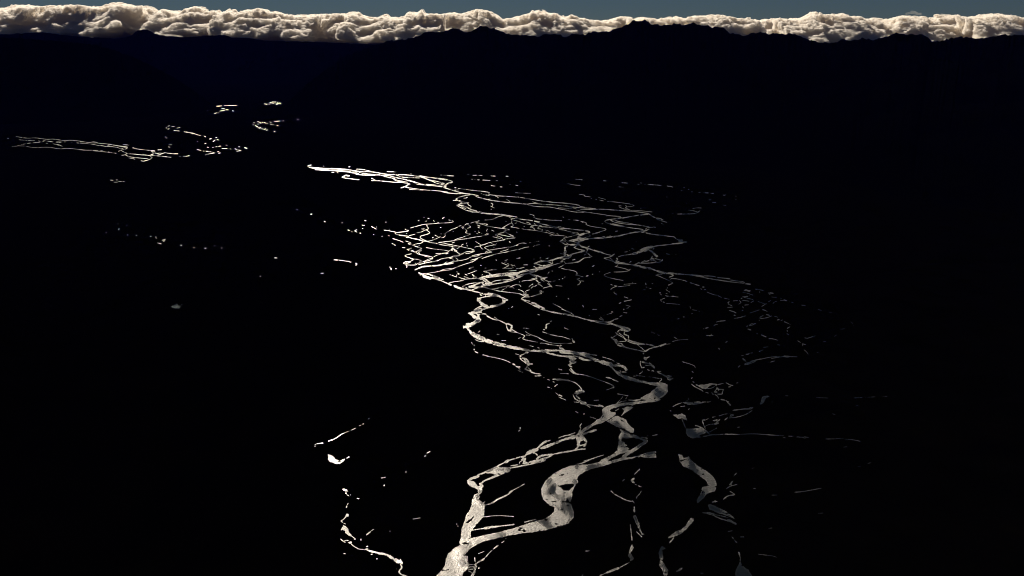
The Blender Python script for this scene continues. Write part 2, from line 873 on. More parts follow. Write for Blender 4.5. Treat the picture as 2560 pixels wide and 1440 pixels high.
14 1260 40 1320 45 1420 70 1465 100 1455 140
18 1430 160 1480 150
14 1480 165 1600 200
~14 1660 185 1715 172
18 1805 145 1820 138
10 1965 85 1975 82
14 1520 230 1460 240 1460 255 1520 280 1550 320 1520 350 1480 380
8 1550 290 1610 295
10 1500 370 1530 372
12 2480 85 2300 90
~10 2210 98 2120 130
12 2120 130 2060 155 2100 185 2160 210
10 2160 210 2300 245 2500 280
10 2220 365 2260 385
14 2300 400 2360 405
12 2360 405 2280 440 2230 465 2225 490
14 2290 545 2300 540
~8 2300 560 2360 600
14 2410 800 2450 780
~10 1335 800 1420 850
10 985 395 1130 408
14 995 640 1005 638
10 1262 680 1280 700
~12 1565 820 1600 850 1610 880
8 1810 930 1910 932
~9 1630 1020 1750 1075
16 2240 985 2270 992
12 2250 1010 2140 1045
~10 2080 1070 2000 1090
16 1990 1100 2060 1170
~10 1960 1140 2040 1170 2100 1195
16 2160 1210 2240 1200
~12 2240 1190 2300 1160
14 2320 1155 2385 1140
20 2420 1095 2480 1065
16 760 1290 780 1260 840 1245
18 860 1210 890 1195
36 770 1310 770 1350
20 700 1385 740 1385
10 580 1040 620 1060
10 1180 1345 1270 1390
8 250 1355 380 1365
T river 1420 570 8
22 200 290 240 350
24 220 340 280 380 340 390
16 340 390 400 440 360 490
14 360 490 430 530 440 560 480 570
26 340 390 420 420
20 280 370 380 395 460 430 560 465 660 490 760 525 880 550
16 400 380 430 360
14 520 440 700 490
16 880 550 930 520
16 900 550 850 575 780 595 720 600
16 720 605 800 630 860 660
16 830 640 900 670 960 690
14 840 600 900 650
40 940 690 1020 700
30 970 600 1000 640 960 660
16 1010 575 1080 550 1200 535 1280 520
14 970 650 1040 690 1140 705
18 1000 710 1120 715 1240 730 1320 740
12 1000 730 970 770 940 765
10 970 775 1060 795 1150 815 1200 840
10 1230 850 1150 870 1020 882 920 880
9 1210 840 1260 820
44 1290 520 1400 490
70 1400 480 1500 440
90 1500 430 1600 420
50 1600 390 1700 375
20 1540 390 1460 430
40 1620 440 1700 480
44 1700 490 1760 550
50 1760 560 1790 570
16 1690 560 1660 610
20 1720 400 1700 430
14 1680 590 1640 640
40 1650 630 1720 620
14 1740 610 1880 650
14 1890 630 1890 660 1820 685
16 1820 685 1700 695 1560 705 1440 705
16 1620 650 1560 670 1460 700
12 1540 650 1460 690
14 1700 640 1760 670
30 1400 695 1440 700
16 1400 705 1320 735
40 1320 745 1400 755 1480 785 1560 800
44 1560 795 1660 815
24 1660 815 1760 850 1860 900
40 1780 860 1860 885 1980 910
30 1960 900 2080 920
22 2000 895 2120 905 2240 920 2380 930
24 2380 930 2560 945
28 2060 920 2110 950
20 2110 955 2020 985
11 1760 945 1820 960 1900 1000 2000 1040 2100 1100
12 1780 925 1880 920
14 2040 1020 2060 1040
~14 2100 1100 2040 1130 1980 1160 1960 1180
16 1990 1190 1980 1210
~14 1960 1230 1980 1250 2030 1280
~12 1960 1310 2000 1320
14 1975 1375 1990 1365
12 1870 1430 1940 1400
10 2060 1005 2200 1020 2340 1055
~12 2300 1050 2400 1075 2480 1105 2560 1135
14 120 390 200 425 280 440
24 280 445 340 460
24 330 465 240 480 120 510
30 40 530 80 530
24 0 610 60 570
18 320 600 260 650 210 680 130 688
10 320 600 440 580
14 430 590 470 570
12 330 540 360 520
14 90 640 140 630
14 180 340 140 380 120 390
12 0 705 100 700
16 490 770 530 745
14 950 70 990 60
10 1130 480 1190 475
10 1225 450 1240 448
8 1270 405 1320 430
~8 1340 270 1410 290
~7 1970 515 2080 540 2170 525
~8 1230 690 1260 665
9 1120 1380 1200 1400
~8 1550 1100 1560 1130
~8 1560 1180 1660 1215
7 1510 1235 1545 1235
8 1680 1110 1700 1110
7 1120 1125 1360 1110
6 1000 1175 1240 1150
~8 1270 1100 1300 1080
~8 2060 1360 2220 1385
T river 1520 640 7.025
18 1180 315 1320 322 1440 330
24 1440 330 1560 340 1680 360
12 1540 350 1680 375
16 1680 350 1800 350 1900 370
20 1920 375 2040 390 2140 400
16 1690 380 1800 400 1900 415 2060 440 2200 460
14 2140 420 2280 440 2380 450 2420 490
10 2200 460 2380 480
26 2400 485 2500 495
12 2310 455 2380 480
12 1110 395 1200 400
~14 1290 420 1360 435
~11 1360 445 1480 480 1600 520
14 1660 545 1690 545
16 1650 590 1640 580
~9 1600 570 1820 610
11 1740 635 1840 675 1920 690
11 1940 700 2000 730
~9 2000 730 2130 760
14 2110 820 2130 800
14 2100 820 2125 835
10 2110 850 2175 870
10 2100 905 2185 897
16 2130 955 2200 975 2250 1000
20 2210 1040 2240 1045
16 2210 1095 2300 1085 2420 1050
20 1960 1145 2060 1135
12 1905 1160 1950 1145
14 1850 1225 1900 1200 1930 1200
30 1710 1270 1765 1255
14 1670 1280 1690 1275
14 1720 1395 1850 1395
10 1790 1410 1820 1370
11 920 765 940 800
14 940 760 1000 740
14 960 805 995 815
7 1020 830 1260 850
18 905 645 920 650
~7 930 680 1140 720
7 1100 705 1240 722
16 1035 715 1050 710
12 285 715 350 740
12 285 795 360 780 410 770
16 205 835 215 820
10 310 862 390 885
14 325 925 360 905
14 270 935 285 940
12 275 990 330 1000
14 205 1060 255 1045
16 130 1110 175 1100
12 60 1140 130 1105
~9 0 1020 60 1010
36 20 1170 120 1210
36 120 1215 240 1250 320 1280
50 330 1290 370 1300
50 240 1290 290 1290
10 1440 885 1450 920
8 1480 945 1560 955
8 1595 970 1610 970
8 1465 1015 1490 1008
10 1215 1105 1250 1100
7 1320 1070 1345 1070
T river 1780 690 6.26
14 500 225 600 230
8 480 255 560 270 640 300
20 520 215 590 240
~9 660 200 740 215 810 228
16 680 205 760 220
16 740 240 750 262
~9 590 310 540 322 480 325
16 530 322 560 320
10 500 335 570 352 640 370
10 455 355 470 345
9 430 385 460 415 420 440
8 480 380 580 395
10 610 415 650 390
7 330 390 400 385
7 510 455 575 450
10 720 400 780 420 830 440 860 435
10 830 445 780 475
9 740 530 690 545 640 565 590 580
9 480 480 490 500
9 465 545 485 535
18 790 525 850 545
~11 850 550 910 570
22 900 265 960 270
12 880 258 910 295
10 880 405 920 382
10 955 430 970 410 1010 395
8 930 328 1010 335
~11 1020 335 1100 355 1170 390
10 1070 380 1160 388
~8 1210 405 1300 425
12 1400 455 1465 465
~7 1660 525 1720 540
~7 1780 550 1880 580
9 2170 715 2205 745
8 2210 775 2215 778
8 2010 835 2075 825
18 845 600 900 615
10 760 635 800 620
9 780 665 860 655 930 625
14 745 655 780 665
12 735 695 745 692
12 580 780 610 745 690 745
12 580 780 640 765 690 745
10 545 790 560 780
20 560 830 610 845
10 700 895 715 908
16 770 920 850 955
10 890 980 970 985 1025 1005
10 1020 1075 1065 1080
12 800 1115 885 1108
12 735 1185 770 1165 800 1158
16 530 1225 570 1225
9 570 1212 635 1202
9 460 1245 490 1243
24 480 1290 530 1335
30 520 1375 600 1355
14 510 1390 600 1370 680 1335
18 600 1340 700 1310 770 1300
9 770 1300 860 1280 960 1262 1060 1255
10 930 1290 1040 1270 1120 1262
26 1120 1258 1220 1262
14 1220 1262 1335 1265
~9 890 1355 990 1325
20 410 1430 440 1400
~10 1020 690 1050 680
10 1080 695 1105 688
8 975 630 1030 645
~8 1130 715 1230 760
12 1175 820 1220 795
12 1175 850 1180 870
12 1170 900 1205 922
9 1340 1012 1385 1040
12 1410 1060 1470 1075
9 1412 1060 1420 1095
12 1490 975 1620 935
8 1450 968 1490 975
9 1740 1030 1780 1022
8 1440 1155 1480 1185 1505 1225
~7 1590 1195 1660 1195
9 1915 945 1950 922
9 215 1040 240 1022
10 105 1130 118 1148
~7 1600 1058 1650 1068
T river 1120 790 8
70 490 0 560 30
80 560 30 640 60
76 640 80 580 110
60 560 120 480 170 400 210
24 420 145 360 160
50 380 220 320 220
20 310 200 310 240
56 390 230 430 290
60 430 290 480 360
90 480 340 560 400
110 540 390 640 430
90 640 430 740 480
70 740 490 860 530
80 760 480 900 530
76 900 540 1040 570 1160 600
60 1160 600 1280 630 1400 650
50 1400 650 1540 675 1660 690
46 1660 690 1800 700 1920 700
60 1880 700 2000 710
24 500 400 580 450 680 480 740 500
20 540 470 620 510 720 510
40 1960 700 2060 690 2200 690
44 2200 690 2340 700 2560 725
16 1940 670 2040 680 2100 690
36 1960 730 2060 760 2160 780
30 2160 785 2300 800
16 2300 800 2560 800
18 2260 800 2360 820 2440 830
14 2500 770 2560 740
18 780 5 850 45 960 75 1020 90
12 930 20 1010 80
16 1020 85 1100 120 1160 155
18 1160 160 1180 240 1200 280
24 1170 150 1240 165 1290 200
36 1280 210 1260 260
30 1210 285 1260 290
18 1290 280 1380 330 1460 360 1540 395
9 1250 315 1380 335
22 1540 400 1500 440
14 1490 455 1540 475 1660 500 1790 525
14 1560 380 1640 385
14 1550 310 1620 360 1700 390 1770 410
18 1760 405 1840 450 1920 490
18 1920 490 2000 520 2080 540
14 2080 540 2200 548
9 2200 548 2480 545
20 1840 540 1860 550
14 1860 540 1980 555
14 1980 560 2100 580 2250 600
24 2250 580 2290 610
40 2260 650 2310 670
20 2320 670 2330 690
20 2230 630 2250 660
14 1890 315 1960 340 2060 375 2180 400
10 2180 400 2300 415 2440 465
40 2500 500 2530 530
12 2480 450 2500 490
40 1970 190 1960 250
16 1960 180 2020 150
14 2045 110 2070 100
16 1905 270 1925 270
14 470 530 490 565
24 530 575 525 600
30 520 665 525 672
18 540 710 600 740
12 700 775 780 800 860 820 960 835 1060 860
16 1060 860 1160 890 1260 940
40 1290 960 1340 980
40 1340 980 1400 1020
30 1400 1010 1440 1020
16 1400 1020 1440 1070
12 1400 1085 1450 1110
8 1480 1122 1495 1125
44 1550 730 1600 725
16 1550 750 1490 770 1430 800
24 1410 810 1470 810
30 1440 840 1470 870
24 1480 840 1550 850
80 1540 870 1590 900
50 1540 900 1620 950
20 1470 880 1540 930 1570 960
60 1590 950 1620 980
24 1620 955 1690 960
24 1590 990 1570 1040 1540 1060
22 1540 1065 1600 1085 1660 1105
14 1600 1030 1660 1090
30 1660 1120 1740 1150 1850 1160
40 1790 1195 1860 1190
16 1740 1200 1800 1200
~10 1870 1215 1990 1270 2080 1295
24 2100 1265 2180 1265
36 2160 1270 2300 1275
20 2300 1275 2430 1295
14 2140 1405 2180 1370
~10 2100 1315 2130 1325
20 600 330 640 300
16 1400 455 1450 430
10 980 365 1020 370
10 1070 490 1160 492
~8 1620 590 1860 650
8 1350 755 1420 775
8 2210 1060 2280 1080
10 2260 1150 2410 1155
8 2360 245 2410 270
~8 1510 240 1620 250
T river 1400 800 8
26 560 0 700 20 860 40
14 720 15 900 40 1000 60
12 700 40 840 75 960 90
40 960 40 1040 90
24 960 40 1080 10
36 1060 90 1180 115 1260 140
44 1250 140 1340 165 1390 200
P 1220 160 1260 155 1330 150 1400 180 1408 200 1380 225 1320 225 1270 220 1210 205
14 1220 185 1170 210 1155 240
22 1110 250 1150 290
16 1140 295 1060 345
20 1020 340 1070 360
20 1020 350 1080 400
P 1080 370 1140 390 1155 430 1140 500 1110 460 1090 420
14 1180 260 1260 320 1310 380
20 1150 290 1230 330 1290 370
40 1290 370 1330 410
18 1290 240 1280 290
22 1290 290 1350 310
26 1370 310 1370 370
26 1340 390 1420 420 1520 450 1620 470 1690 480
20 1340 420 1420 450 1520 480 1700 490
16 1160 440 1240 430 1320 425
20 1150 480 1200 465 1240 480 1270 520
40 1150 500 1220 520 1300 540
28 1300 545 1420 575 1540 600
18 1540 600 1680 630
14 1550 490 1600 540 1640 560 1660 590 1710 620
18 1720 480 1800 500 1900 530
12 1800 485 1860 505
24 1940 530 1860 555 1770 580
30 1780 580 1720 620 1680 635
14 1940 540 2020 500 2120 465
20 2000 530 2120 480
~11 2120 490 2220 470
10 2250 430 2360 400 2440 395 2560 385
10 2280 340 2350 385
~7 1830 240 1980 310
30 1665 660 1670 680
P 1670 730 1720 740 1820 715 1830 730 1750 765 1720 805 1680 780
30 1640 840 1700 850
24 1700 850 1800 880 1850 910
16 1780 850 1840 890 1840 940
44 1850 910 1890 960
20 1610 820 1600 880 1640 960
26 1640 950 1690 950
14 1710 905 1830 915
24 1740 990 1840 1020 1920 1040
24 1820 990 1920 1030 2020 1075
14 1940 1030 2020 1025
26 2000 1065 2080 1105 2160 1150
60 2160 1160 2210 1190
24 2140 1110 2230 1130
22 2210 1190 2265 1165
14 1590 1075 1650 1040 1640 1020
8 1520 1100 1700 1135
~10 1460 1120 1760 1130 1900 1155 2040 1180
18 2020 1160 2040 1190 1990 1230
80 0 640 160 640 300 660
76 300 660 440 680 540 690
40 440 700 520 720 600 750
60 540 700 600 690
20 600 690 740 708
60 560 730 680 780 800 830
30 0 715 160 735 300 720
30 300 720 400 740 480 790
40 460 795 620 805 760 820
20 380 760 480 810
80 800 830 920 860 1040 900
36 1000 920 1060 970 1100 1020
40 1040 910 1140 910 1240 915
60 1240 920 1300 950 1330 1000
30 1240 1040 1330 1045
P 1090 1000 1200 1040 1240 1090 1400 1130 1560 1190 1720 1230 1880 1250 2000 1255 2100 1270 2140 1290 2100 1330 2000 1335 1860 1300 1700 1265 1560 1245 1420 1215 1280 1165 1180 1110 1120 1060
12 1200 1010 1215 1030
14 850 740 960 770 1040 795
~14 1030 790 1100 840 1180 880
60 190 770 320 770
80 200 830 300 840
36 220 870 170 900
30 190 920 240 940
P 190 960 240 960 280 1020 325 1070 300 1080 240 1040
14 185 990 250 1060 320 1080
16 320 1080 440 1090 600 1130 760 1190 900 1240
20 900 1240 1000 1280 1060 1310
24 1040 1310 1080 1330
14 930 1395 980 1385 1030 1360
24 1020 1360 1080 1350
10 0 1070 170 1075
34 0 1190 90 1200 190 1215
14 190 1215 300 1250 380 1320 440 1400
~24 920 1145 1000 1160 1080 1200 1160 1235
T river 1360 920 7.111
P 1700 545 1780 490 1880 440 1960 370 2000 330 2100 310 2200 290 2200 420 2140 490 2040 550 1900 580 1760 560
50 2060 560 1900 585 1740 605 1600 625 1440 640 1300 670
24 1720 560 1600 580 1500 570
14 1470 580 1360 600 1280 640
10 1300 620 1380 540 1400 510
60 1320 665 1220 690 1120 730
P 1030 740 1080 690 1200 650 1300 640 1380 630 1380 660 1280 700 1190 730 1170 760 1200 780 1280 790 1270 830 1200 880 1110 945 1000 930 950 930 1010 880 1050 830
12 1270 760 1330 725
P 1390 720 1480 690 1600 690 1580 710 1500 760 1440 800 1380 845 1430 760
16 1600 640 1540 690
P 940 915 1100 945 1020 985 880 1020 800 1080 720 1130 640 1200 580 1200 600 1150 660 1110 740 1050 860 990
40 640 1180 720 1170 830 1130 920 1105
60 640 1200 720 1250
P 570 1230 700 1200 765 1280 750 1340 700 1290 640 1310 640 1370 590 1430 600 1350 580 1300
24 750 1300 740 1380 690 1400
18 620 1130 660 1080 630 1030 670 990
16 560 1200 460 1190 380 1200 300 1225 250 1250
14 550 1150 460 1180 400 1200
50 560 1240 440 1250
40 440 1250 360 1270 260 1310
50 260 1315 140 1360 0 1410
P 1110 945 1200 900 1280 850 1400 890 1460 920 1480 970 1550 1040 1600 1070 1600 1160 1540 1150 1440 1110 1380 1070 1300 1040 1200 990
H 1330 900 1420 935 1450 975 1380 945
P 1340 1080 1440 1120 1540 1180 1620 1200 1720 1240 1560 1240 1460 1250 1400 1240 1380 1280 1400 1320 1460 1360 1520 1436 1300 1436 1320 1340 1330 1220 1370 1140
60 1560 1200 1700 1250
44 1700 1250 1820 1300
20 1720 1230 1840 1250
44 1820 1310 1740 1360 1620 1430
14 540 250 620 310 680 380
P 520 460 580 400 640 385 720 410 730 420 680 440 600 470
14 515 470 540 530 600 580
24 570 490 610 530 640 550
16 540 540 620 590 700 640
50 690 610 750 630
16 620 570 690 600
14 650 630 740 650 820 700
16 760 650 880 665 980 680
30 980 660 1060 690
8 540 605 620 610
12 60 340 100 345
14 130 365 140 370
~12 170 400 240 470 300 530
24 260 480 320 500
12 270 520 390 570
14 190 330 240 290
10 890 575 970 570
12 1310 460 1400 475 1490 495
16 1450 550 1470 525
~10 1680 450 1700 400
10 820 870 920 900
14 700 820 720 815
~8 540 760 640 820
12 1930 1200 2010 1185
8 1830 1210 1850 1200
~8 1900 1130 2020 1110
T river 1640 880 6
~8 380 140 480 170
10 480 170 580 205 590 240
12 540 285 560 310
10 530 400 545 380
14 550 445 575 455
20 600 490 630 500
14 530 480 580 520 640 550 700 580
P 610 500 720 490 830 465 880 480 800 510 750 560 700 550
16 880 480 910 510 910 560 870 600
12 750 540 820 550 880 520
20 830 480 920 490
12 920 490 1010 470
24 920 530 940 580
24 870 600 920 600
14 930 560 1020 560
16 1010 570 990 610
14 920 630 990 635 1000 610
14 830 600 860 640
12 880 630 930 670 935 700
14 1050 460 1110 495 1155 505
10 1090 525 1120 520
~14 700 590 800 620
20 970 710 1040 725
24 1060 740 1120 800
12 1040 725 1100 750
P 380 755 460 745 560 745 700 740 820 745 700 765 600 785 480 790
12 390 760 300 790 250 820
10 370 820 430 810
10 480 690 495 720
~10 440 740 480 725
P 260 945 340 935 390 925 440 960 460 1020 420 1010 390 990 340 1000
16 380 940 440 970 465 1030
14 390 1010 420 1080 445 1140
P 450 1145 540 1150 620 1140 700 1130 760 1190 740 1220 660 1250 600 1290 540 1300 480 1270 450 1220
14 590 1100 660 1120 740 1170 800 1220
20 760 1200 800 1225
10 800 1200 860 1170 910 1140
18 600 1280 720 1265 840 1245
22 800 1240 920 1240
16 900 1240 1080 1232 1260 1238
12 1260 1235 1440 1225 1600 1235 1800 1250
~9 1800 1250 1960 1260 2160 1280
14 740 1150 710 1080 695 1030
14 700 1020 740 1020
~12 740 1020 800 990
10 730 1120 780 1090 860 1080
30 870 1080 940 1065
20 900 1060 960 1010
24 860 1030 920 1020
~12 850 980 940 960
12 940 960 1030 930
~14 1040 930 1120 925
36 1110 960 1160 945
20 1080 980 1030 1020
12 1090 990 1200 980 1300 955 1380 920 1450 870
14 1150 875 1280 860 1360 850
P 1340 855 1440 825 1470 835 1430 860
P 1550 790 1580 740 1580 690 1620 655 1720 660 1650 690 1620 740 1600 775
8 1210 465 1230 460
~10 1310 410 1340 370
10 1940 655 1980 658
8 1735 750 1755 748
10 210 875 225 885
10 485 865 500 850
8 1220 1130 1260 1125
8 1910 1285 1940 1288
T river 1160 1040 5.333
40 1480 280 1380 300
36 1380 300 1260 340 1140 390 1020 435
30 1100 335 1040 370 980 430
14 1110 335 1150 325
50 980 445 900 470 840 500
24 930 490 980 520
30 1520 370 1520 420 1490 445
30 1500 250 1500 300 1540 350
24 1610 300 1640 340 1600 400
16 1540 400 1600 380
24 1620 440 1540 445 1440 465 1320 485 1200 505
30 1200 510 1080 520 1000 540 970 580
24 1180 520 1100 560 1020 575
44 1080 580 1000 595 900 620
26 880 490 820 520
P 750 545 820 520 830 560 820 600 870 620 870 640 780 640 790 600 760 590 780 560
26 860 620 960 595
20 1080 595 960 625 840 650 720 675 640 690
12 740 640 740 610 770 600
16 750 545 660 570 580 600
36 600 590 540 620
20 540 620 440 670
24 440 675 340 720 260 760 180 790
P 290 760 400 700 440 675 540 680 640 690 620 710 540 755 440 785 390 770
14 620 665 720 650
50 560 740 600 720
26 540 750 460 785 380 820 300 850
40 200 800 120 830
36 160 810 70 850
P 45 860 100 865 150 880 180 930 230 930 265 940 240 970 180 980 130 960 80 930 50 890
26 330 840 270 860 220 910
40 210 905 250 930
60 230 960 200 1030
90 180 1050 150 1110
P 110 1100 200 1120 270 1170 285 1190 265 1250 265 1340 200 1400 170 1440 10 1440 20 1350 60 1280 100 1200
H 50 1400 120 1340 150 1310 110 1370
20 290 1185 370 1165 440 1115 520 1080 600 1040
26 600 1030 650 990
~14 650 990 720 955 810 905
14 260 1160 280 1140
12 260 1345 360 1335
~8 370 1332 540 1330 660 1340
10 810 1415 880 1395 960 1375
22 745 160 755 160
12 725 205 750 185
P 2130 340 2180 430 2220 470 2100 500 1960 570 1880 630 1780 630 1840 580 1960 520 2040 460 2060 400
50 2440 330 2340 400 2220 480 2120 540
40 2160 560 2040 590 1900 630
24 2340 540 2240 555 2120 575
P 2340 520 2420 490 2560 470 2560 550 2440 555 2360 545
P 1880 600 1960 610 1940 640 1800 680 1680 710 1600 750 1520 810 1510 850 1520 880 1480 940 1440 1010 1450 1060 1420 1150 1440 1220 1465 1280 1450 1360 1390 1440 840 1440 960 1400 1080 1370 1160 1310 1200 1270 1210 1225 1140 1190 1060 1110 1030 1040 1030 980 1060 910 1120 830 1210 760 1320 700 1420 660 1500 650 1640 650 1780 620
H 1290 920 1360 905 1470 915 1450 950 1400 1000 1330 990 1300 960
12 1500 640 1580 630 1680 580 1790 540
9 1600 600 1860 520
26 2230 860 2270 830
30 2230 860 2270 890
~10 2280 910 2370 950
~10 2370 960 2360 1020 2300 1080
14 2300 1100 2310 1060
~12 1960 1000 2000 1040
14 2000 1040 2080 1080 2160 1125 2250 1140
14 2240 1120 2270 1160
~14 2270 1210 2265 1280
34 2270 1330 2290 1390 2330 1440
~12 2340 710 2270 780
10 2110 870 2140 845
T river 1080 1180 5.5375
P 1960 560 1960 640 1900 700 1800 750 1640 790 1400 835 1200 850 1040 885 900 915 720 960 600 1010 540 1050 480 1110 440 1160 490 1160 505 1240 500 1340 440 1390 415 1440 400 1470 30 1470 60 1440 110 1380 180 1300 190 1220 220 1140 300 1060 400 1000 480 940 560 910 700 880 900 840 1040 800 1200 760 1320 710 1500 670 1600 620
P 450 680 480 600 540 520 600 480 720 460 720 620 700 640 640 700 580 770 530 830 545 900 500 930 400 1000 380 980 400 900 410 790
H 470 700 540 655 590 615 550 670 490 710
14 530 810 640 790 720 780
34 720 780 820 765 900 755
20 900 755 1020 740 1140 725
14 1280 695 1340 680 1440 655
8 720 620 860 605 1000 605 1130 620
20 340 720 360 750
24 590 1280 700 1210
P 610 1260 700 1200 740 1180 720 1220 660 1250
16 740 1180 800 1110 870 1050 920 1015
12 960 980 1000 955
12 1020 925 1025 920
8 640 1130 720 1100
40 600 1280 610 1320
36 610 1310 580 1400 550 1440 540 1480
12 590 1180 600 1250
8 500 1275 590 1285
8 500 1300 580 1310
8 500 1325 580 1330
10 490 1345 570 1350
8 500 1370 550 1390
14 640 1340 660 1320
~10 2130 1095 2180 1090
14 2070 1440 2090 1420
T river 1500 1120 4.5
P 870 65 920 80 940 120 1000 95 1025 140 1100 200 1200 260 1290 340 1315 420 1290 490 1210 510 1160 570 1095 625 1090 590 1130 510 1150 440 1210 430 1200 380 1120 310 1020 240 940 210 895 150 890 90
24 1290 605 1300 600
12 1260 610 1320 600
P 1215 630 1280 650 1400 700 1480 760 1520 800 1450 770 1340 740 1230 690
30 1200 730 1290 745
14 1150 725 1240 740 1340 790 1440 820 1530 860
12 1300 750 1440 780
24 1440 810 1530 850
10 1420 460 1460 430 1540 410
P 1450 420 1470 380 1500 365 1480 420
10 1460 485 1515 520
14 1515 525 1430 540 1385 580
P 1070 795 1020 785 990 830 960 880 920 910 850 940 770 1000 765 1020 830 1000 930 960 975 910 1030 850
16 830 1010 780 1070
P 700 1100 745 1130 700 1150 710 1230 700 1270 740 1340 770 1380 750 1440 745 1470 720 1470 720 1440 700 1360 665 1320 680 1260 660 1180 680 1120
14 385 660 390 720
P 370 770 400 760 440 850 470 950 510 975 470 970 430 900
10 410 940 470 1000
12 340 860 350 940 360 1040
P 360 1080 375 1120 345 1180 385 1250 340 1270 318 1210 335 1140
24 70 1405 160 1370 210 1350
~16 210 1350 290 1310 340 1280
~10 0 1435 70 1405
10 1440 940 1490 930
~8 1460 970 1550 1080
12 1580 1000 1620 1000
P 1540 1480 1520 1400 1556 1320 1578 1240 1592 1300 1630 1350 1668 1372 1712 1440 1725 1480
20 1560 1170 1570 1200
10 1560 1170 1580 1240
24 880 1380 925 1350
14 855 1390 880 1380
14 1130 1410 1160 1410
8 1725 455 1750 455
6 1930 530 1990 530
8 1900 905 1930 900
6 1780 1195 1960 1215 1990 1235
~8 1500 320 1540 280
~8 1710 230 1750 220
T stream 760 1020 6.856
12 185 660 195 655
9 190 625 196 630
10 220 612 320 600
~12 420 570 520 530
12 520 530 580 500 620 460 655 445
~10 660 440 800 385
11 810 380 880 348
9 945 305 970 297
14 1008 275 1018 273
10 1108 185 1112 184
11 2110 770 2160 745
10 2065 825 2090 820
11 1325 1200 1395 1188
18 1368 1332 1382 1320
12 1740 1097 1750 1097
26 680 1395 740 1420
T pond 760 1020 6.856
P 405 790 450 800 490 830 540 875 600 910 640 900 700 870 665 920 610 950 550 955 470 930 435 920 415 875
~10 700 875 770 842
T stream 820 1190 5.76
P 215 190 270 195 290 225 240 215
26 255 248 265 248
10 270 265 295 283
8 322 270 326 272
9 420 320 445 328
20 270 430 265 455
12 275 420 292 390
P 270 540 300 550 290 580 250 580
12 280 560 240 610 185 648
10 190 650 210 668
8 230 680 250 690
P 205 720 235 700 280 740 300 800 340 860 350 875 300 855 250 820 240 785 180 785
10 340 865 380 895
26 380 905 395 912
20 180 905 210 935 250 955
10 240 930 295 928
14 290 960 330 950
30 310 965 335 950
16 330 975 380 1020 445 1050
8 445 1052 540 1062
20 540 1055 575 1050
16 550 1020 575 1010
22 560 1065 640 1090 720 1105
34 720 1110 820 1125 880 1150
44 880 1150 940 1190
56 950 1200 1040 1240
24 1040 1200 1070 1265
20 1045 1270 1070 1320 1015 1370 1050 1420 1120 1440 1200 1470
14 550 850 600 815
18 560 840 615 800
8 620 790 660 765
12 475 905 475 930
10 225 1118 250 1118
18 700 1190 710 1195
8 620 1128 640 1126
20 980 1342 985 1345
6 1228 620 1325 603
9 890 795 895 796
T pool 200 480 6.095
8 575 487 582 487
8 710 512 716 512
9 590 575 598 552
9 395 620 404 620
8 718 654 724 654
12 856 662 864 662
8 1065 673 1085 680
11 1150 685 1170 712
8 1250 735 1305 720
9 1270 752 1290 742
8 1182 774 1240 792
11 1535 812 1550 814
8 1730 850 1742 848
9 1898 855 1920 857
7 2050 815 2052 820
10 2155 854 2162 854
T pool 620 480 6
10 735 262 740 264
12 940 337 958 330
10 1142 438 1158 448
9 1410 462 1416 462
~9 1500 570 1530 578
8 1553 595 1562 597
10 1632 602 1592 582 1632 565
10 1678 615 1692 620
12 1715 550 1722 546
10 1710 497 1748 502
12 1748 425 1770 433
18 1868 528 1882 535
9 1850 515 1880 530 1930 562
8 1925 524 1930 526
11 1880 638 1888 636
9 2008 664 2014 666
9 2110 652 2118 654
8 2066 453 2072 453
10 1370 1022 1440 1032 1510 1042 1545 1055
~8 1260 1015 1350 1020
12 1615 1068 1640 1078 1618 1098
8 395 987 435 990
8 1090 1222 1135 1218
9 185 1265 190 1268
T river 1880 940 4.5
6 725 243 850 248
~6 1120 247 1320 237 1520 230
6 1160 338 1195 328
7 905 425 935 435
~6 280 668 500 680
8 510 685 580 690
10 585 685 640 692
~6 570 695 650 715
6 830 708 920 708
7 920 708 1030 700
9 1040 710 1130 715 1220 735
10 480 1308 560 1302 660 1285 780 1262
6 1190 1018 1225 1015
~6 1230 1000 1340 975
6 1030 800 1070 795
7 745 1545 800 1542
6 185 1715 225 1710
T far_river 200 230 5.759
9 0 712 60 718 130 730 240 735 300 740
~8 170 712 280 735
8 0 735 100 742 200 755 260 770 330 775
9 330 775 370 785 440 785 520 795
9 300 740 400 748 470 760 560 775 680 790
14 400 765 420 765
9 480 765 560 780 680 800
9 0 830 80 838 180 838 260 840
8 190 845 300 855 420 870 520 882
~7 260 838 420 855
8 520 795 545 800 560 810 620 815
11 685 795 670 820 590 835 555 855
12 590 838 630 865 690 888
10 690 885 650 905 600 912
9 680 888 780 893 880 905 980 912 1040 910
10 660 912 720 935 780 942
8 780 942 880 952 980 960
10 700 950 780 960 790 975
11 760 803 830 822 920 832 1020 842
20 1020 845 1080 850
12 1030 858 1080 880 1130 885
16 1060 890 1020 905
12 990 915 1040 905
11 1040 940 1020 965 960 985 910 998
9 1010 930 1045 940
10 1040 912 1130 920 1220 930 1310 940
9 1120 880 1170 880
13 1150 900 1190 885
10 1120 905 1160 900
9 1190 885 1230 870 1255 880
~6 1260 882 1450 893
~7 1420 928 1500 925
8 1520 928 1560 920
14 1565 918 1572 912
10 880 990 900 995
8 900 895 990 915
~7 1110 835 1270 815
8 1270 790 1295 795
6 1280 757 1320 760
~8 620 757 740 770
9 1265 495 1290 482
10 1240 512 1245 520
8 1265 535 1290 528
6 1320 495 1360 497
9 1385 522 1440 512
~8 1310 547 1430 562
~7 1480 570 1620 590
10 1620 605 1640 595
8 1640 592 1670 612 1740 628
10 1785 632 1810 648
~8 1820 655 1900 675
10 1865 678 1880 676
12 1915 715 1945 690
8 1950 660 1970 655
8 1970 685 1995 690
10 1795 745 1825 738
11 1830 793 1850 797
7 1690 710 1695 712
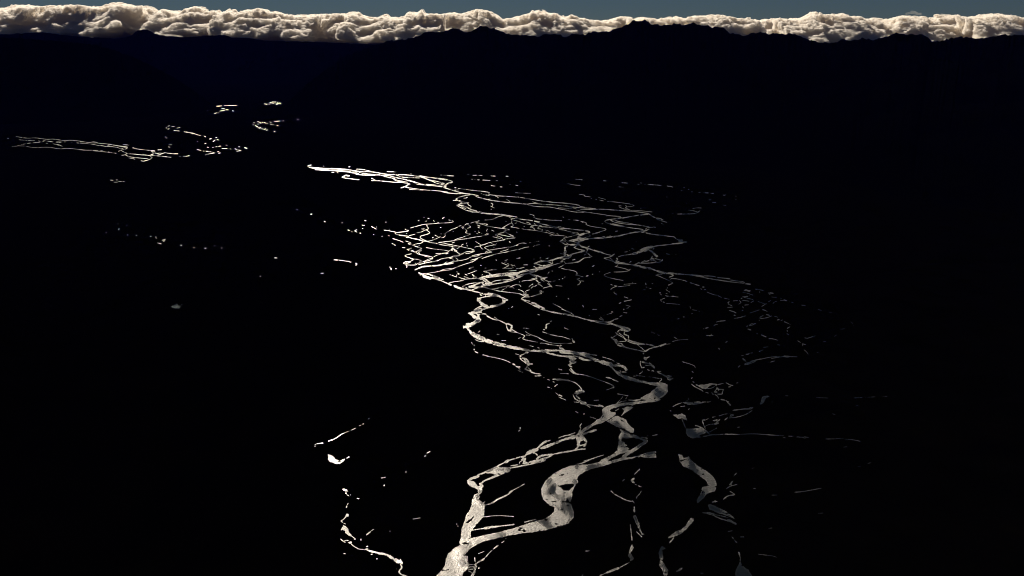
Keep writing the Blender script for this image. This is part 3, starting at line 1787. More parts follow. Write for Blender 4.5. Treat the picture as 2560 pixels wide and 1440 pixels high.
9 1225 645 1232 648
7 1245 662 1250 664
9 1685 828 1740 840
~8 1780 850 1860 855
8 1860 855 1940 880
7 1810 900 1930 880
~8 1760 925 1810 905
9 1975 860 2000 860
10 1995 885 2025 872
9 2010 772 2028 780
7 1950 790 2010 785
8 2100 765 2125 768
6 2040 812 2120 815
7 2160 818 2175 820
9 2285 788 2300 790
10 2232 812 2240 820
8 2240 825 2320 840 2255 855
9 2365 800 2405 812
7 1920 795 1905 798
~7 1970 205 2040 200
5 2080 195 2260 192
9 2035 235 2085 240
8 2100 255 2135 257
8 2015 275 2080 265
~7 2160 262 2190 265
9 2195 268 2208 275
7 1830 265 1850 258
7 1930 315 1970 298
7 1995 302 2000 304
~10 385 1270 420 1290
8 435 1268 475 1272
9 520 1268 538 1266
9 555 1290 640 1288
6 490 1298 545 1298
T far_river 600 230 8.47
14 520 248 575 265
12 630 222 645 222
9 640 225 715 238
8 680 210 755 210
12 765 265 790 265
10 780 240 800 250
9 810 240 850 232
10 850 252 862 250
8 790 215 800 218
8 615 262 628 264
12 290 645 310 655
11 272 695 285 695
10 325 705 345 725 375 738
11 395 760 420 770
11 425 750 438 750
10 460 780 472 782
8 500 785 530 792
12 540 765 548 775
12 555 815 580 800
12 375 680 390 680
16 415 650 445 660
8 365 628 400 628
9 470 640 490 638
8 515 642 540 660
9 570 668 578 668
8 630 632 665 645
9 720 625 780 620 840 614
9 645 685 710 695
9 780 714 810 716
8 910 608 918 608
11 1222 585 1232 585
9 725 840 740 838
8 1188 418 1196 418
8 1518 455 1526 455
9 90 1175 150 1192
10 140 1195 150 1195
10 0 1235 25 1235
T far_river 0 0 1
1.3 202 353 176 350 160 352 132 347 118 349 90 344 66 346 40 341
~1.3 200 358 170 354 140 356 100 350 70 352 20 346
1.3 200 374 168 370 150 373 120 367 84 370 60 364 30 366
~1.2 160 367 140 360 110 358 96 352
~1.2 120 349 100 356 70 358 44 364
"""

# ------------------------------------------------------------------ helpers
def ground_point(px, py, z=0.0):
    """photo pixel(s) -> point(s) on the plane at height z (arrays)"""
    px = np.asarray(px, float); py = np.asarray(py, float)
    a = px - 1280.0; b = 720.0 - py
    dx = a; dy = F_PX * CP + b * SP; dz = -F_PX * SP + b * CP
    t = (z - CAM_H) / dz
    return dx * t, dy * t

def height_at(px, py, dist):
    """height of the sight line through a photo pixel at depth dist (along +Y)"""
    b = 720.0 - py
    dy = F_PX * CP + b * SP; dz = -F_PX * SP + b * CP
    return CAM_H + dist * dz / dy

def lat_at(px, py, dist):
    b = 720.0 - py
    return (px - 1280.0) * dist / (F_PX * CP + b * SP)

def mesh_from(name, verts, faces, mat, smooth=False, loops=None, sizes=None):
    me = bpy.data.meshes.new(name)
    verts = np.asarray(verts, np.float32)
    me.vertices.add(len(verts))
    me.vertices.foreach_set('co', verts.ravel())
    if faces is not None:
        faces = np.asarray(faces, np.int32)
        loops = faces.ravel(); sizes = np.full(len(faces), faces.shape[1], np.int32)
    starts = np.concatenate([[0], np.cumsum(sizes)[:-1]]).astype(np.int32)
    me.loops.add(len(loops)); me.loops.foreach_set('vertex_index', loops.astype(np.int32))
    me.polygons.add(len(sizes))
    me.polygons.foreach_set('loop_start', starts)
    me.polygons.foreach_set('loop_total', sizes.astype(np.int32))
    if smooth:
        me.polygons.foreach_set('use_smooth', np.ones(len(sizes), bool))
    me.update(calc_edges=True)
    me.validate()
    me.materials.append(mat)
    ob = bpy.data.objects.new(name, me)
    COL.objects.link(ob)
    return ob

def hash_lattice(shape, seed):
    return np.random.RandomState(seed).rand(*shape).astype(np.float32)

def vnoise(coords, seed, n=64):
    """smooth value noise in [0,1]; coords is a tuple of broadcastable arrays (2 or 3 axes)"""
    lat = hash_lattice((n,) * len(coords), seed)
    idx, fr = [], []
    for c in coords:
        f = np.floor(c); t = (c - f).astype(np.float32)
        idx.append(f.astype(np.int64) % n); fr.append(t * t * (3 - 2 * t))
    out = 0
    for k in range(2 ** len(coords)):
        w = 1.0; ii = []
        for a in range(len(coords)):
            b = (k >> a) & 1
            ii.append((idx[a] + b) % n)
            w = w * (fr[a] if b else (1 - fr[a]))
        out = out + w * lat[tuple(np.broadcast_arrays(*ii))]
    return out

def fbm(coords, seed, octaves=4, gain=0.5, lac=2.03):
    s = 0; a = 1.0; tot = 0
    for o in range(octaves):
        s = s + a * vnoise(tuple(c * lac ** o + 17.3 * o for c in coords), seed + o)
        tot += a; a *= gain
    return s / tot

def new_mat(name):
    m = bpy.data.materials.new(name); m.use_nodes = True
    nt = m.node_tree; nt.nodes.clear()
    out = nt.nodes.new('ShaderNodeOutputMaterial')
    return m, nt, out

# ------------------------------------------------------------------ materials
def land_material(name, c0, c1, scale):
    m, nt, out = new_mat(name)
    tc = nt.nodes.new('ShaderNodeTexCoord')
    n = nt.nodes.new('ShaderNodeTexNoise'); n.inputs['Scale'].default_value = scale
    n.inputs['Detail'].default_value = 8; n.inputs['Roughness'].default_value = 0.65
    nt.links.new(tc.outputs['Object'], n.inputs['Vector'])
    r = nt.nodes.new('ShaderNodeValToRGB')
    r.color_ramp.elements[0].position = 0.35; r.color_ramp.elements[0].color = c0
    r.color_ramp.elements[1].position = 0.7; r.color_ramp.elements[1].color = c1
    nt.links.new(n.outputs['Fac'], r.inputs['Fac'])
    b = nt.nodes.new('ShaderNodeBump'); b.inputs['Strength'].default_value = 0.6
    b.inputs['Distance'].default_value = 20.0
    nt.links.new(n.outputs['Fac'], b.inputs['Height'])
    d = nt.nodes.new('ShaderNodeBsdfDiffuse'); d.inputs['Roughness'].default_value = 1.0
    nt.links.new(r.outputs['Color'], d.inputs['Color'])
    nt.links.new(b.outputs['Normal'], d.inputs['Normal'])
    nt.links.new(d.outputs[0], out.inputs['Surface'])
    return m

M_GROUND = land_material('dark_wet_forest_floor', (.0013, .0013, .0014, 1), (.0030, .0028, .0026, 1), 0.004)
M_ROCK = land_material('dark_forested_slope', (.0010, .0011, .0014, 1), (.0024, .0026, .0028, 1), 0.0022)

def water_material(name, rough=0.355, patch=0.011):
    m, nt, out = new_mat(name)
    tc = nt.nodes.new('ShaderNodeTexCoord')
    p = nt.nodes.new('ShaderNodeBsdfPrincipled')
    p.inputs['Base Color'].default_value = (.006, .009, .012, 1)
    p.inputs['IOR'].default_value = 1.333
    p.inputs['Specular Tint'].default_value = (1, 1, 1, 1)
    # calm, deep reaches are smooth and dark; riffles over shingle are rough and glitter
    n1 = nt.nodes.new('ShaderNodeTexNoise'); n1.inputs['Scale'].default_value = patch
    n1.inputs['Detail'].default_value = 2; n1.inputs['Distortion'].default_value = 0.3
    mp = nt.nodes.new('ShaderNodeMapping'); mp.inputs['Scale'].default_value = (1.25, 0.62, 1)
    mp.inputs['Rotation'].default_value = (0, 0, 0.5)
    nt.links.new(tc.outputs['Object'], mp.inputs['Vector'])
    nt.links.new(mp.outputs[0], n1.inputs['Vector'])
    mr = nt.nodes.new('ShaderNodeMapRange'); mr.interpolation_type = 'SMOOTHSTEP'
    mr.inputs['From Min'].default_value = 0.28; mr.inputs['From Max'].default_value = 0.60
    mr.inputs['To Min'].default_value = rough - 0.17; mr.inputs['To Max'].default_value = rough + 0.01
    nt.links.new(n1.outputs['Fac'], mr.inputs['Value'])
    # threads of current run parallel to the banks; shallow margins are the most broken
    at = nt.nodes.new('ShaderNodeAttribute'); at.attribute_name = 'bank_distance'
    sx = nt.nodes.new('ShaderNodeSeparateXYZ'); nt.links.new(tc.outputs['Object'], sx.inputs[0])
    cx = nt.nodes.new('ShaderNodeCombineXYZ')
    for k, (src, fac) in enumerate(((sx.outputs[0], 0.0035), (sx.outputs[1], 0.0035), (at.outputs['Fac'], 0.085))):
        mu = nt.nodes.new('ShaderNodeMath'); mu.operation = 'MULTIPLY'; mu.inputs[1].default_value = fac
        nt.links.new(src, mu.inputs[0]); nt.links.new(mu.outputs[0], cx.inputs[k])
    n3 = nt.nodes.new('ShaderNodeTexNoise'); n3.inputs['Scale'].default_value = 1.0
    n3.inputs['Detail'].default_value = 4; n3.inputs['Roughness'].default_value = 0.65
    nt.links.new(cx.outputs[0], n3.inputs['Vector'])
    m3 = nt.nodes.new('ShaderNodeMapRange')
    m3.inputs['From Min'].default_value = 0.3; m3.inputs['From Max'].default_value = 0.7
    m3.inputs['To Min'].default_value = -0.085; m3.inputs['To Max'].default_value = 0.07
    nt.links.new(n3.outputs['Fac'], m3.inputs['Value'])
    me_ = nt.nodes.new('ShaderNodeMapRange')
    me_.inputs['From Min'].default_value = 0.0; me_.inputs['From Max'].default_value = 9.0
    me_.inputs['To Min'].default_value = 0.035; me_.inputs['To Max'].default_value = -0.01
    nt.links.new(at.outputs['Fac'], me_.inputs['Value'])
    a1 = nt.nodes.new('ShaderNodeMath'); a1.operation = 'ADD'
    nt.links.new(mr.outputs['Result'], a1.inputs[0]); nt.links.new(m3.outputs['Result'], a1.inputs[1])
    a2 = nt.nodes.new('ShaderNodeMath'); a2.operation = 'ADD'
    nt.links.new(a1.outputs[0], a2.inputs[0]); nt.links.new(me_.outputs['Result'], a2.inputs[1])
    a3 = nt.nodes.new('ShaderNodeMath'); a3.operation = 'MAXIMUM'; a3.inputs[1].default_value = 0.12
    nt.links.new(a2.outputs[0], a3.inputs[0])
    nt.links.new(a3.outputs[0], p.inputs['Roughness'])
    # ripples: steep over the riffles, faint on the calm reaches
    n2 = nt.nodes.new('ShaderNodeTexNoise'); n2.inputs['Scale'].default_value = 0.095
    n2.inputs['Detail'].default_value = 5; n2.inputs['Roughness'].default_value = 0.75
    nt.links.new(tc.outputs['Object'], n2.inputs['Vector'])
    ms = nt.nodes.new('ShaderNodeMapRange')
    ms.inputs['From Min'].default_value = 0.38; ms.inputs['From Max'].default_value = 0.56
    ms.inputs['To Min'].default_value = 0.35; ms.inputs['To Max'].default_value = 1.0
    nt.links.new(n1.outputs['Fac'], ms.inputs['Value'])
    b = nt.nodes.new('ShaderNodeBump')
    b.inputs['Distance'].default_value = 2.0
    nt.links.new(ms.outputs['Result'], b.inputs['Strength'])
    nt.links.new(n2.outputs['Fac'], b.inputs['Height'])
    nt.links.new(b.outputs['Normal'], p.inputs['Normal'])
    nt.links.new(p.outputs[0], out.inputs['Surface'])
    return m

M_WATER = water_material('rippled_river_water')

def cloud_material(name, density, fluffy=True, tone=(.960, .940, .904, 1)):
    m, nt, out = new_mat(name)
    v = nt.nodes.new('ShaderNodeVolumePrincipled')
    v.inputs['Color'].default_value = tone
    v.inputs['Density'].default_value = density
    v.inputs['Anisotropy'].default_value = 0.3
    if fluffy:                                       # droplets thin out in tufts, so edges feather
        tc = nt.nodes.new('ShaderNodeTexCoord')
        n = nt.nodes.new('ShaderNodeTexNoise'); n.inputs['Scale'].default_value = 0.0035
        n.inputs['Detail'].default_value = 4; n.inputs['Roughness'].default_value = 0.62
        nt.links.new(tc.outputs['Object'], n.inputs['Vector'])
        r = nt.nodes.new('ShaderNodeMapRange'); r.interpolation_type = 'SMOOTHSTEP'
        r.inputs['From Min'].default_value = 0.43; r.inputs['From Max'].default_value = 0.60
        r.inputs['To Min'].default_value = 0.0; r.inputs['To Max'].default_value = density
        nt.links.new(n.outputs['Fac'], r.inputs['Value'])
        nt.links.new(r.outputs['Result'], v.inputs['Density'])
    nt.links.new(v.outputs[0], out.inputs['Volume'])
    return m

# ------------------------------------------------------------------ ground sheet
g = 70000.0
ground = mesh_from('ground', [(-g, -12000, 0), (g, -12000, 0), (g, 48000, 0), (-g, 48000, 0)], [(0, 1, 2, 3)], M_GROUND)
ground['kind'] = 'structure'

# ------------------------------------------------------------------ braided water
def parse_trace(txt):
    bodies = {}
    cur = None
    for ln in txt.split('\n'):
        t = ln.split()
        if not t: continue
        if t[0] == 'T':
            cur = bodies.setdefault(t[1], [])
            ox, oy, s = float(t[2]), float(t[3]), float(t[4])
            continue
        kind = 'L'; brk = False; w = 0.0
        if t[0] in 'PH':
            kind = t[0]
        else:
            brk = t[0][0] == '~'; w = float(t[0].lstrip('~')) / s
        xy = np.array([float(v) for v in t[1:]]).reshape(-1, 2)
        xy = xy / s + np.array([ox, oy])
        if kind == 'L' and len(xy) > 2:              # round the bends
            for _ in range(2):
                q = 0.75 * xy[:-1] + 0.25 * xy[1:]; r = 0.25 * xy[:-1] + 0.75 * xy[1:]
                xy = np.concatenate([xy[:1], np.stack([q, r], 1).reshape(-1, 2), xy[-1:]])
        cur.append((kind, brk, w, xy))
    return bodies

def poly_sdf(px, py, P):
    """positive inside"""
    inside = np.zeros(px.shape, bool); d2 = np.full(px.shape, 1e9, np.float32)
    n = len(P)
    for i in range(n):
        x0, y0 = P[i]; x1, y1 = P[(i + 1) % n]
        vx, vy = x1 - x0, y1 - y0
        t = np.clip(((px - x0) * vx + (py - y0) * vy) / (vx * vx + vy * vy + 1e-9), 0, 1)
        d2 = np.minimum(d2, (px - x0 - t * vx) ** 2 + (py - y0 - t * vy) ** 2)
        c = (y0 > py) != (y1 > py)
        xi = x0 + (py - y0) * vx / (vy if abs(vy) > 1e-9 else 1e-9)
        inside ^= c & (px < xi)
    d = np.sqrt(d2)
    return np.where(inside, d, -d)

def water_mesh(name, strokes, z, seed, thin=1.0):
    S = 0.5                                          # raster step while tracing the banks
    allp = np.concatenate([s[3] for s in strokes])
    X0, Y0 = np.floor(allp.min(0) - 14); X1, Y1 = np.ceil(allp.max(0) + 14)
    Y0 = max(Y0, 200)
    nx, ny = int((X1 - X0) / S) + 1, int((Y1 - Y0) / S) + 1
    f = np.full((ny, nx), -9.0, np.float32)
    wid = np.ones((ny, nx), np.float32)
    bm_ = np.zeros((ny, nx), np.float32)
    holes = []
    def window(lo, hi):
        a = max(0, int((lo[0] - X0) / S)); b = min(nx, int((hi[0] - X0) / S) + 2)
        c = max(0, int((lo[1] - Y0) / S)); d = min(ny, int((hi[1] - Y0) / S) + 2)
        return a, b, c, d
    for kind, brk, w, P in strokes:
        if kind in 'PH':
            a, b, c, d = window(P.min(0) - 8, P.max(0) + 8)
            if b <= a or d <= c: continue
            gy, gx = np.mgrid[c:d, a:b].astype(np.float32) * S
            s = poly_sdf(gx + X0, gy + Y0, P)
            if kind == 'H':
                holes.append((a, b, c, d, s)); continue
            sub = f[c:d, a:b]; m = s > sub
            sub[m] = s[m]; wid[c:d, a:b][m] = 6.0; bm_[c:d, a:b][m] = 0
            continue
        tt = thin * (0.72 if brk else 1.0)
        w = max((w * 0.86 + 0.05) * tt, 1.05 * tt)
        pad = w / 2 + 3
        n = len(P)
        for i in range(max(1, n - 1)):
            p0 = P[i]; p1 = P[min(i + 1, n - 1)]
            a, b, c, d = window(np.minimum(p0, p1) - pad, np.maximum(p0, p1) + pad)
            if b <= a or d <= c: continue
            gy, gx = np.mgrid[c:d, a:b].astype(np.float32) * S
            px = gx + X0 - p0[0]; py = gy + Y0 - p0[1]
            vx, vy = p1 - p0
            t = np.clip((px * vx + py * vy) / (vx * vx + vy * vy + 1e-9), 0, 1)
            dist = np.sqrt((px - t * vx) ** 2 + (py - t * vy) ** 2)
            ww = w
            if n > 1 and w > 1.6:                       # taper the free ends
                u = (i + t) / (n - 1)
                ww = w * (0.55 + 0.45 * np.clip(np.minimum(u, 1 - u) * 6, 0, 1))
            s = ww / 2 - dist
            sub = f[c:d, a:b]; m = s > sub
            sub[m] = s[m]; wid[c:d, a:b][m] = w; bm_[c:d, a:b][m] = 1.0 if brk else 0.0
    for a, b, c, d, s in holes:
        f[c:d, a:b] = np.minimum(f[c:d, a:b], -s)
    near = np.nonzero(f > -3.0)                      # bank noise only where there is water near
    fv, wv, bv = f[near], wid[near], bm_[near]
    gx = (near[1] * S + X0).astype(np.float32); gy = (near[0] * S + Y0).astype(np.float32)
    n1 = fbm((gx / 5.0, gy / 3.4), seed, 3) - 0.5
    n2 = fbm((gx / 22.0, gy / 11.0), seed + 9, 3) - 0.5
    n3 = fbm((gx / 6.5, gy / 5.0), seed + 19, 2) - 0.5
    fv = fv + n1 * np.clip(wv * 0.42, 0.3, 2.4) + n2 * np.clip(wv * 0.42, 0.35, 2.6)
    fv = fv + bv * (n3 * 2.6 - 0.08)
    bars = fbm((gx / 13.0, gy / 5.5), seed + 29, 4)  # shingle bars that break the wide reaches
    fv = np.where((wv > 2.2) & (bars > 0.73), np.minimum(fv, (0.73 - bars) * 30), fv)
    f[near] = fv
    # marching squares, shared vertices, keyed by corner / edge ids
    f[0, :] = f[-1, :] = -9; f[:, 0] = f[:, -1] = -9
    ins = f > 0
    N = nx * ny
    ids = np.arange(N).reshape(ny, nx)
    cid = [ids[:-1, :-1], ids[:-1, 1:], ids[1:, 1:], ids[1:, :-1]]
    eid = [N + ids[:-1, :-1], 2 * N + ids[:-1, 1:], N + ids[1:, :-1], 2 * N + ids[:-1, :-1]]
    cin = [ins[:-1, :-1], ins[:-1, 1:], ins[1:, 1:], ins[1:, :-1]]
    case = cin[0] * 1 + cin[1] * 2 + cin[2] * 4 + cin[3] * 8
    loops, sizes = [], []
    for c in range(1, 16):
        sel = case == c
        if not sel.any(): continue
        seq = []
        for k in range(4):
            a = (c >> k) & 1; b = (c >> ((k + 1) % 4)) & 1
            if a: seq.append(cid[k][sel])
            if a != b: seq.append(eid[k][sel])
        arr = np.stack(seq[::-1], 1)
        loops.append(arr.ravel()); sizes.append(np.full(len(arr), arr.shape[1]))
    loops = np.concatenate(loops); sizes = np.concatenate(sizes)
    uniq, inv = np.unique(loops, return_inverse=True)
    vx = np.zeros(len(uniq)); vy = np.zeros(len(uniq))
    ff = f.ravel().astype(float)
    k = uniq // N; base = uniq % N
    bx = base % nx; by = base // nx
    nb = np.where(k == 1, base + 1, np.where(k == 2, base + nx, base))
    nb = np.minimum(nb, N - 1)
    den = ff[base] - ff[nb]
    t = np.where(k == 0, 0, ff[base] / np.where(np.abs(den) < 1e-9, 1, den))
    vx = bx + np.where(k == 1, t, 0); vy = by + np.where(k == 2, t, 0)
    gx_, gy_ = ground_point(vx * S + X0, vy * S + Y0, z)
    verts = np.stack([gx_, gy_, np.full(len(gx_), z)], 1)
    ob = mesh_from(name, verts, None, M_WATER, loops=inv.ravel(), sizes=sizes)
    px_m = np.hypot(gy_, CAM_H) / F_PX               # metres spanned by one traced pixel there
    dist_b = np.where(k == 0, np.clip(ff[base], 0, 40), 0) * px_m
    att = ob.data.attributes.new('bank_distance', 'FLOAT', 'POINT')
    att.data.foreach_set('value', dist_b.astype(np.float32))
    ob['kind'] = 'structure'
    return ob

for i, (nm, strokes) in enumerate(parse_trace(TRACE).items()):
    water_mesh({'far_river': 'river', 'pool': 'pond'}.get(nm, nm), strokes, 0.6 + 0.25 * i, 100 + 50 * i, 0.66 if nm in ('far_river', 'pool') else 1.0)

# ------------------------------------------------------------------ mountains
def crest_interp(pts, xs):
    p = np.array(pts, float)
    return np.interp(xs, p[:, 0], p[:, 1])

def mountain(name, pts, crest_d, foot_d, back_d, seed, na=2400, nr=90, rough=0.5):
    """a massif: crest line given by its silhouette, real depth in front of and behind it"""
    p = np.array(pts, float)
    xs = np.linspace(p[0, 0], p[-1, 0], na)
    ys = crest_interp(pts, xs)
    cd = crest_interp(crest_d, xs); fd = crest_interp(foot_d, xs)
    tanx = (xs - 1280.0) / (F_PX * CP + (720 - ys) * SP)
    H = height_at(xs, ys, cd)
    H = np.maximum(H, 5.0)
    v = np.concatenate([np.linspace(0, 1, nr), 1 + np.linspace(0, 1, 40)[1:]])
    V, A = np.meshgrid(v, np.arange(na), indexing='ij')
    D = np.where(V <= 1, fd[None, :] + (cd - fd)[None, :] * V, cd[None, :] + back_d * (V - 1))
    X = tanx[None, :] * D
    t = np.where(V <= 1, V, 1 - (V - 1))
    prof = np.clip(t, 0, 1) ** 1.25
    spur = fbm((X / 1500.0 + 300, D / 2600.0 + 300), seed, 5, 0.55)
    spur = 1 - np.abs(spur * 2 - 1) * 2.0
    mod = np.clip(4 * t * (1 - t), 0, 1) * rough
    Z = H[None, :] * prof * (1 - mod * np.clip(0.75 - spur, 0, 1)) - 30 * (t <= 0.001) - 8
    # nothing in front rises above the sight line to the crest
    lim = CAM_H + (H - CAM_H)[None, :] * D / cd[None, :] - 14 * np.clip((1 - t) * 6, 0, 1)
    Z = np.where(V < 1, np.minimum(Z, lim), Z)
    Z = np.where(V >= 1, np.minimum(Z, lim), Z)
    verts = np.stack([X, D, Z], -1).reshape(-1, 3)
    nv = len(v)
    i, j = np.mgrid[0:nv - 1, 0:na - 1]
    a = i * na + j
    faces = np.stack([a, a + 1, a + na + 1, a + na], -1).reshape(-1, 4)
    ob = mesh_from(name, verts, faces, M_ROCK, smooth=True)
    ob['kind'] = 'structure'
    return ob

def roughen(pts, seed, amp):
    p = np.array(pts, float)
    xs = np.arange(p[0, 0], p[-1, 0], 1.3)
    ys = np.interp(xs, p[:, 0], p[:, 1])
    n = fbm((xs / 11.0, xs * 0 + 3.3), seed, 2)
    ys = ys + amp * (1 - np.abs(2 * n - 1) - 0.62) * -1 + amp * 0.6 * (fbm((xs / 4.0, xs * 0 + 9.3), seed + 5, 2) - 0.5)
    return list(zip(xs, ys))

RIGHT = [(715,262),(740,236),(770,208),(800,184),(830,163),(866,139),(909,124),(942,114),(968,103),(1004,99),(1020,96),(1044,91),(1061,82),(1077,79),(1096,81),(1115,76),(1134,71),(1149,74),(1160,78),(1174,81),(1187,73),(1200,66),(1225,68),(1242,74),(1263,83),(1280,86),(1343,90),(1371,84),(1398,86),(1417,93),(1432,85),(1463,86),(1482,79),(1522,78),(1533,74),(1560,65),(1573,58),(1582,51),(1596,52),(1615,50),(1626,58),(1647,62),(1676,62),(1695,57),(1710,63),(1725,60),(1735,56),(1744,61),(1757,64),(1769,63),(1778,69),(1792,67),(1805,67),(1820,79),(1839,85),(1864,89),(1881,83),(1900,80),(1923,84),(1940,83),(1965,85),(1980,82),(1997,90),(2016,97),(2048,105),(2081,106),(2094,105),(2110,95),(2126,103),(2155,95),(2174,97),(2183,101),(2197,95),(2227,88),(2240,83),(2257,86),(2275,85),(2305,86),(2330,101),(2347,103),(2360,99),(2400,90),(2450,97),(2520,85),(2600,92),(2700,80),(2900,95),(3200,90)]
LEFT_FAR = [(-700,60),(-400,75),(-150,70),(0,86),(100,80),(200,92),(240,94),(290,96),(318,93),(332,86),(343,76),(352,74),(362,73),(372,76),(385,83),(400,87),(420,90),(470,93),(520,89),(560,87),(580,94),(620,95),(660,101),(740,103),(800,105),(860,108),(920,111),(980,112),(1060,116),(1200,118)]
LEFT_NEAR = [(-900,30),(-500,55),(-200,80),(0,92),(100,99),(180,104),(240,112),(290,126),(340,146),(390,168),(430,190),(470,216),(505,240),(530,262)]

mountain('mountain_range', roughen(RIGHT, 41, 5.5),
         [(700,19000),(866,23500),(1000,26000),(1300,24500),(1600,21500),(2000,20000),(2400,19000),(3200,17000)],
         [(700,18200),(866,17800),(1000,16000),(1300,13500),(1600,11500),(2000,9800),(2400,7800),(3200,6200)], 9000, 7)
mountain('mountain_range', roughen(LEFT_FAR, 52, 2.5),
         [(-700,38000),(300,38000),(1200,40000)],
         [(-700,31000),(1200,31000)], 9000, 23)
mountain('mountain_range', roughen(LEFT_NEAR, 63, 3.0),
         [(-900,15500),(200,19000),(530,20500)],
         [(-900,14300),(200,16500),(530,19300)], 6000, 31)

# ------------------------------------------------------------------ clouds
def surface_nets(F, org, step):
    """iso-surface F=0 (inside >0) of a 3-D grid, as quads"""
    ins = F > 0
    nx, ny, nz = F.shape
    P = np.stack(np.meshgrid(*[np.arange(n, dtype=np.float32) for n in F.shape], indexing='ij'), -1)
    acc = np.zeros((nx - 1, ny - 1, nz - 1, 3), np.float32); cnt = np.zeros((nx - 1, ny - 1, nz - 1), np.float32)
    offs = [(a, b, c) for a in (0, 1) for b in (0, 1) for c in (0, 1)]
    def S(A, o):
        return A[o[0]:nx - 1 + o[0], o[1]:ny - 1 + o[1], o[2]:nz - 1 + o[2]]
    for o in offs:
        for ax in range(3):
            if o[ax]: continue
            q = list(o); q[ax] = 1
            fa, fb = S(F, o), S(F, q)
            cross = S(ins, o) != S(ins, q)
            den = np.where(np.abs(fa - fb) < 1e-9, 1, fa - fb)
            t = np.clip(np.where(cross, fa / den, 0), 0, 1)
            for k in range(3):
                acc[..., k] += np.where(cross, (o[k] + (t if k == ax else 0)), 0)
            cnt += cross
    act = cnt > 0
    vid = np.full(act.shape, -1, np.int64); vid[act] = np.arange(act.sum())
    base = np.stack(np.nonzero(act), 1).astype(np.float32)
    verts = (base + acc[act] / cnt[act][:, None]) * np.array(step) + np.array(org)
    quads = []
    for ax in range(3):
        u, v = (ax + 1) % 3, (ax + 2) % 3
        a = np.moveaxis(ins, (ax, u, v), (0, 1, 2)); w = np.moveaxis(vid, (ax, u, v), (0, 1, 2))
        cr = a[:-1, 1:-1, 1:-1] != a[1:, 1:-1, 1:-1]
        q = np.stack([w[:, :-1, :-1], w[:, 1:, :-1], w[:, 1:, 1:], w[:, :-1, 1:]], -1)
        flip = a[:-1, 1:-1, 1:-1][cr]
        qq = q[cr]
        qq = np.where(flip[:, None], qq, qq[:, ::-1])
        quads.append(qq)
    return verts, np.concatenate(quads)

TOP = [(-300,10),(-200,30),(-100,20),(0,25),(60,14),(120,22),(160,16),(200,18),(235,16),(262,20),(285,14),(297,10),(315,9),(327,14),(345,20),(370,18),(387,23),(400,30),(420,27),(430,32),(460,33),(480,24),(500,18),(512,22),(530,29),(565,31),(585,27),(592,34),(612,33),(632,27),(650,25),(680,31),(700,34),(720,40),(740,39),(770,42),(800,40),(825,39),(850,40),(870,38),(885,33),(895,33),(910,40),(925,46),(945,48),(960,43),(970,39),(978,46),(1000,47),(1015,43),(1022,32),(1045,28),(1057,25),(1065,37),(1085,38),(1105,40),(1115,36),(1135,33),(1150,37),(1170,31),(1190,28),(1205,29),(1225,33),(1245,42),(1257,52),(1275,49),(1290,46),(1300,43),(1320,38),(1330,31),(1345,29),(1362,28),(1375,35),(1395,40),(1415,45),(1430,42),(1445,48),(1475,52),(1500,54),(1525,48),(1537,45),(1560,43),(1580,47),(1605,45),(1620,47),(1640,50),(1665,46),(1690,41),(1710,42),(1735,38),(1760,40),(1785,38),(1800,38),(1820,44),(1840,45),(1870,46),(1900,50),(1945,48),(1970,49),(2000,45),(2020,38),(2032,30),(2042,32),(2050,38),(2080,37),(2105,35),(2125,40),(2160,45),(2200,49),(2225,50),(2240,43),(2260,41),(2300,43),(2320,45),(2340,38),(2360,37),(2420,42),(2480,36),(2560,44),(2700,30),(2900,40)]
BOT_ = [(-300,100),(200,93),(290,95),(335,90),(345,79),(372,78),(385,90),(400,92),(420,89),(470,92),(520,90),(560,88),(590,95),(620,93),(640,99),(660,101),(695,97),(720,92),(740,100),(800,104),(850,103),(870,98),(900,100),(925,108),(950,106),(1000,108),(1300,110),(2900,120)]
TOP = [(x, y + (3.5 if x > 1450 else 1.0)) for x, y in TOP]
BOT = [(x, y + 7 if not 330 < x < 380 else y) for x, y in BOT_]

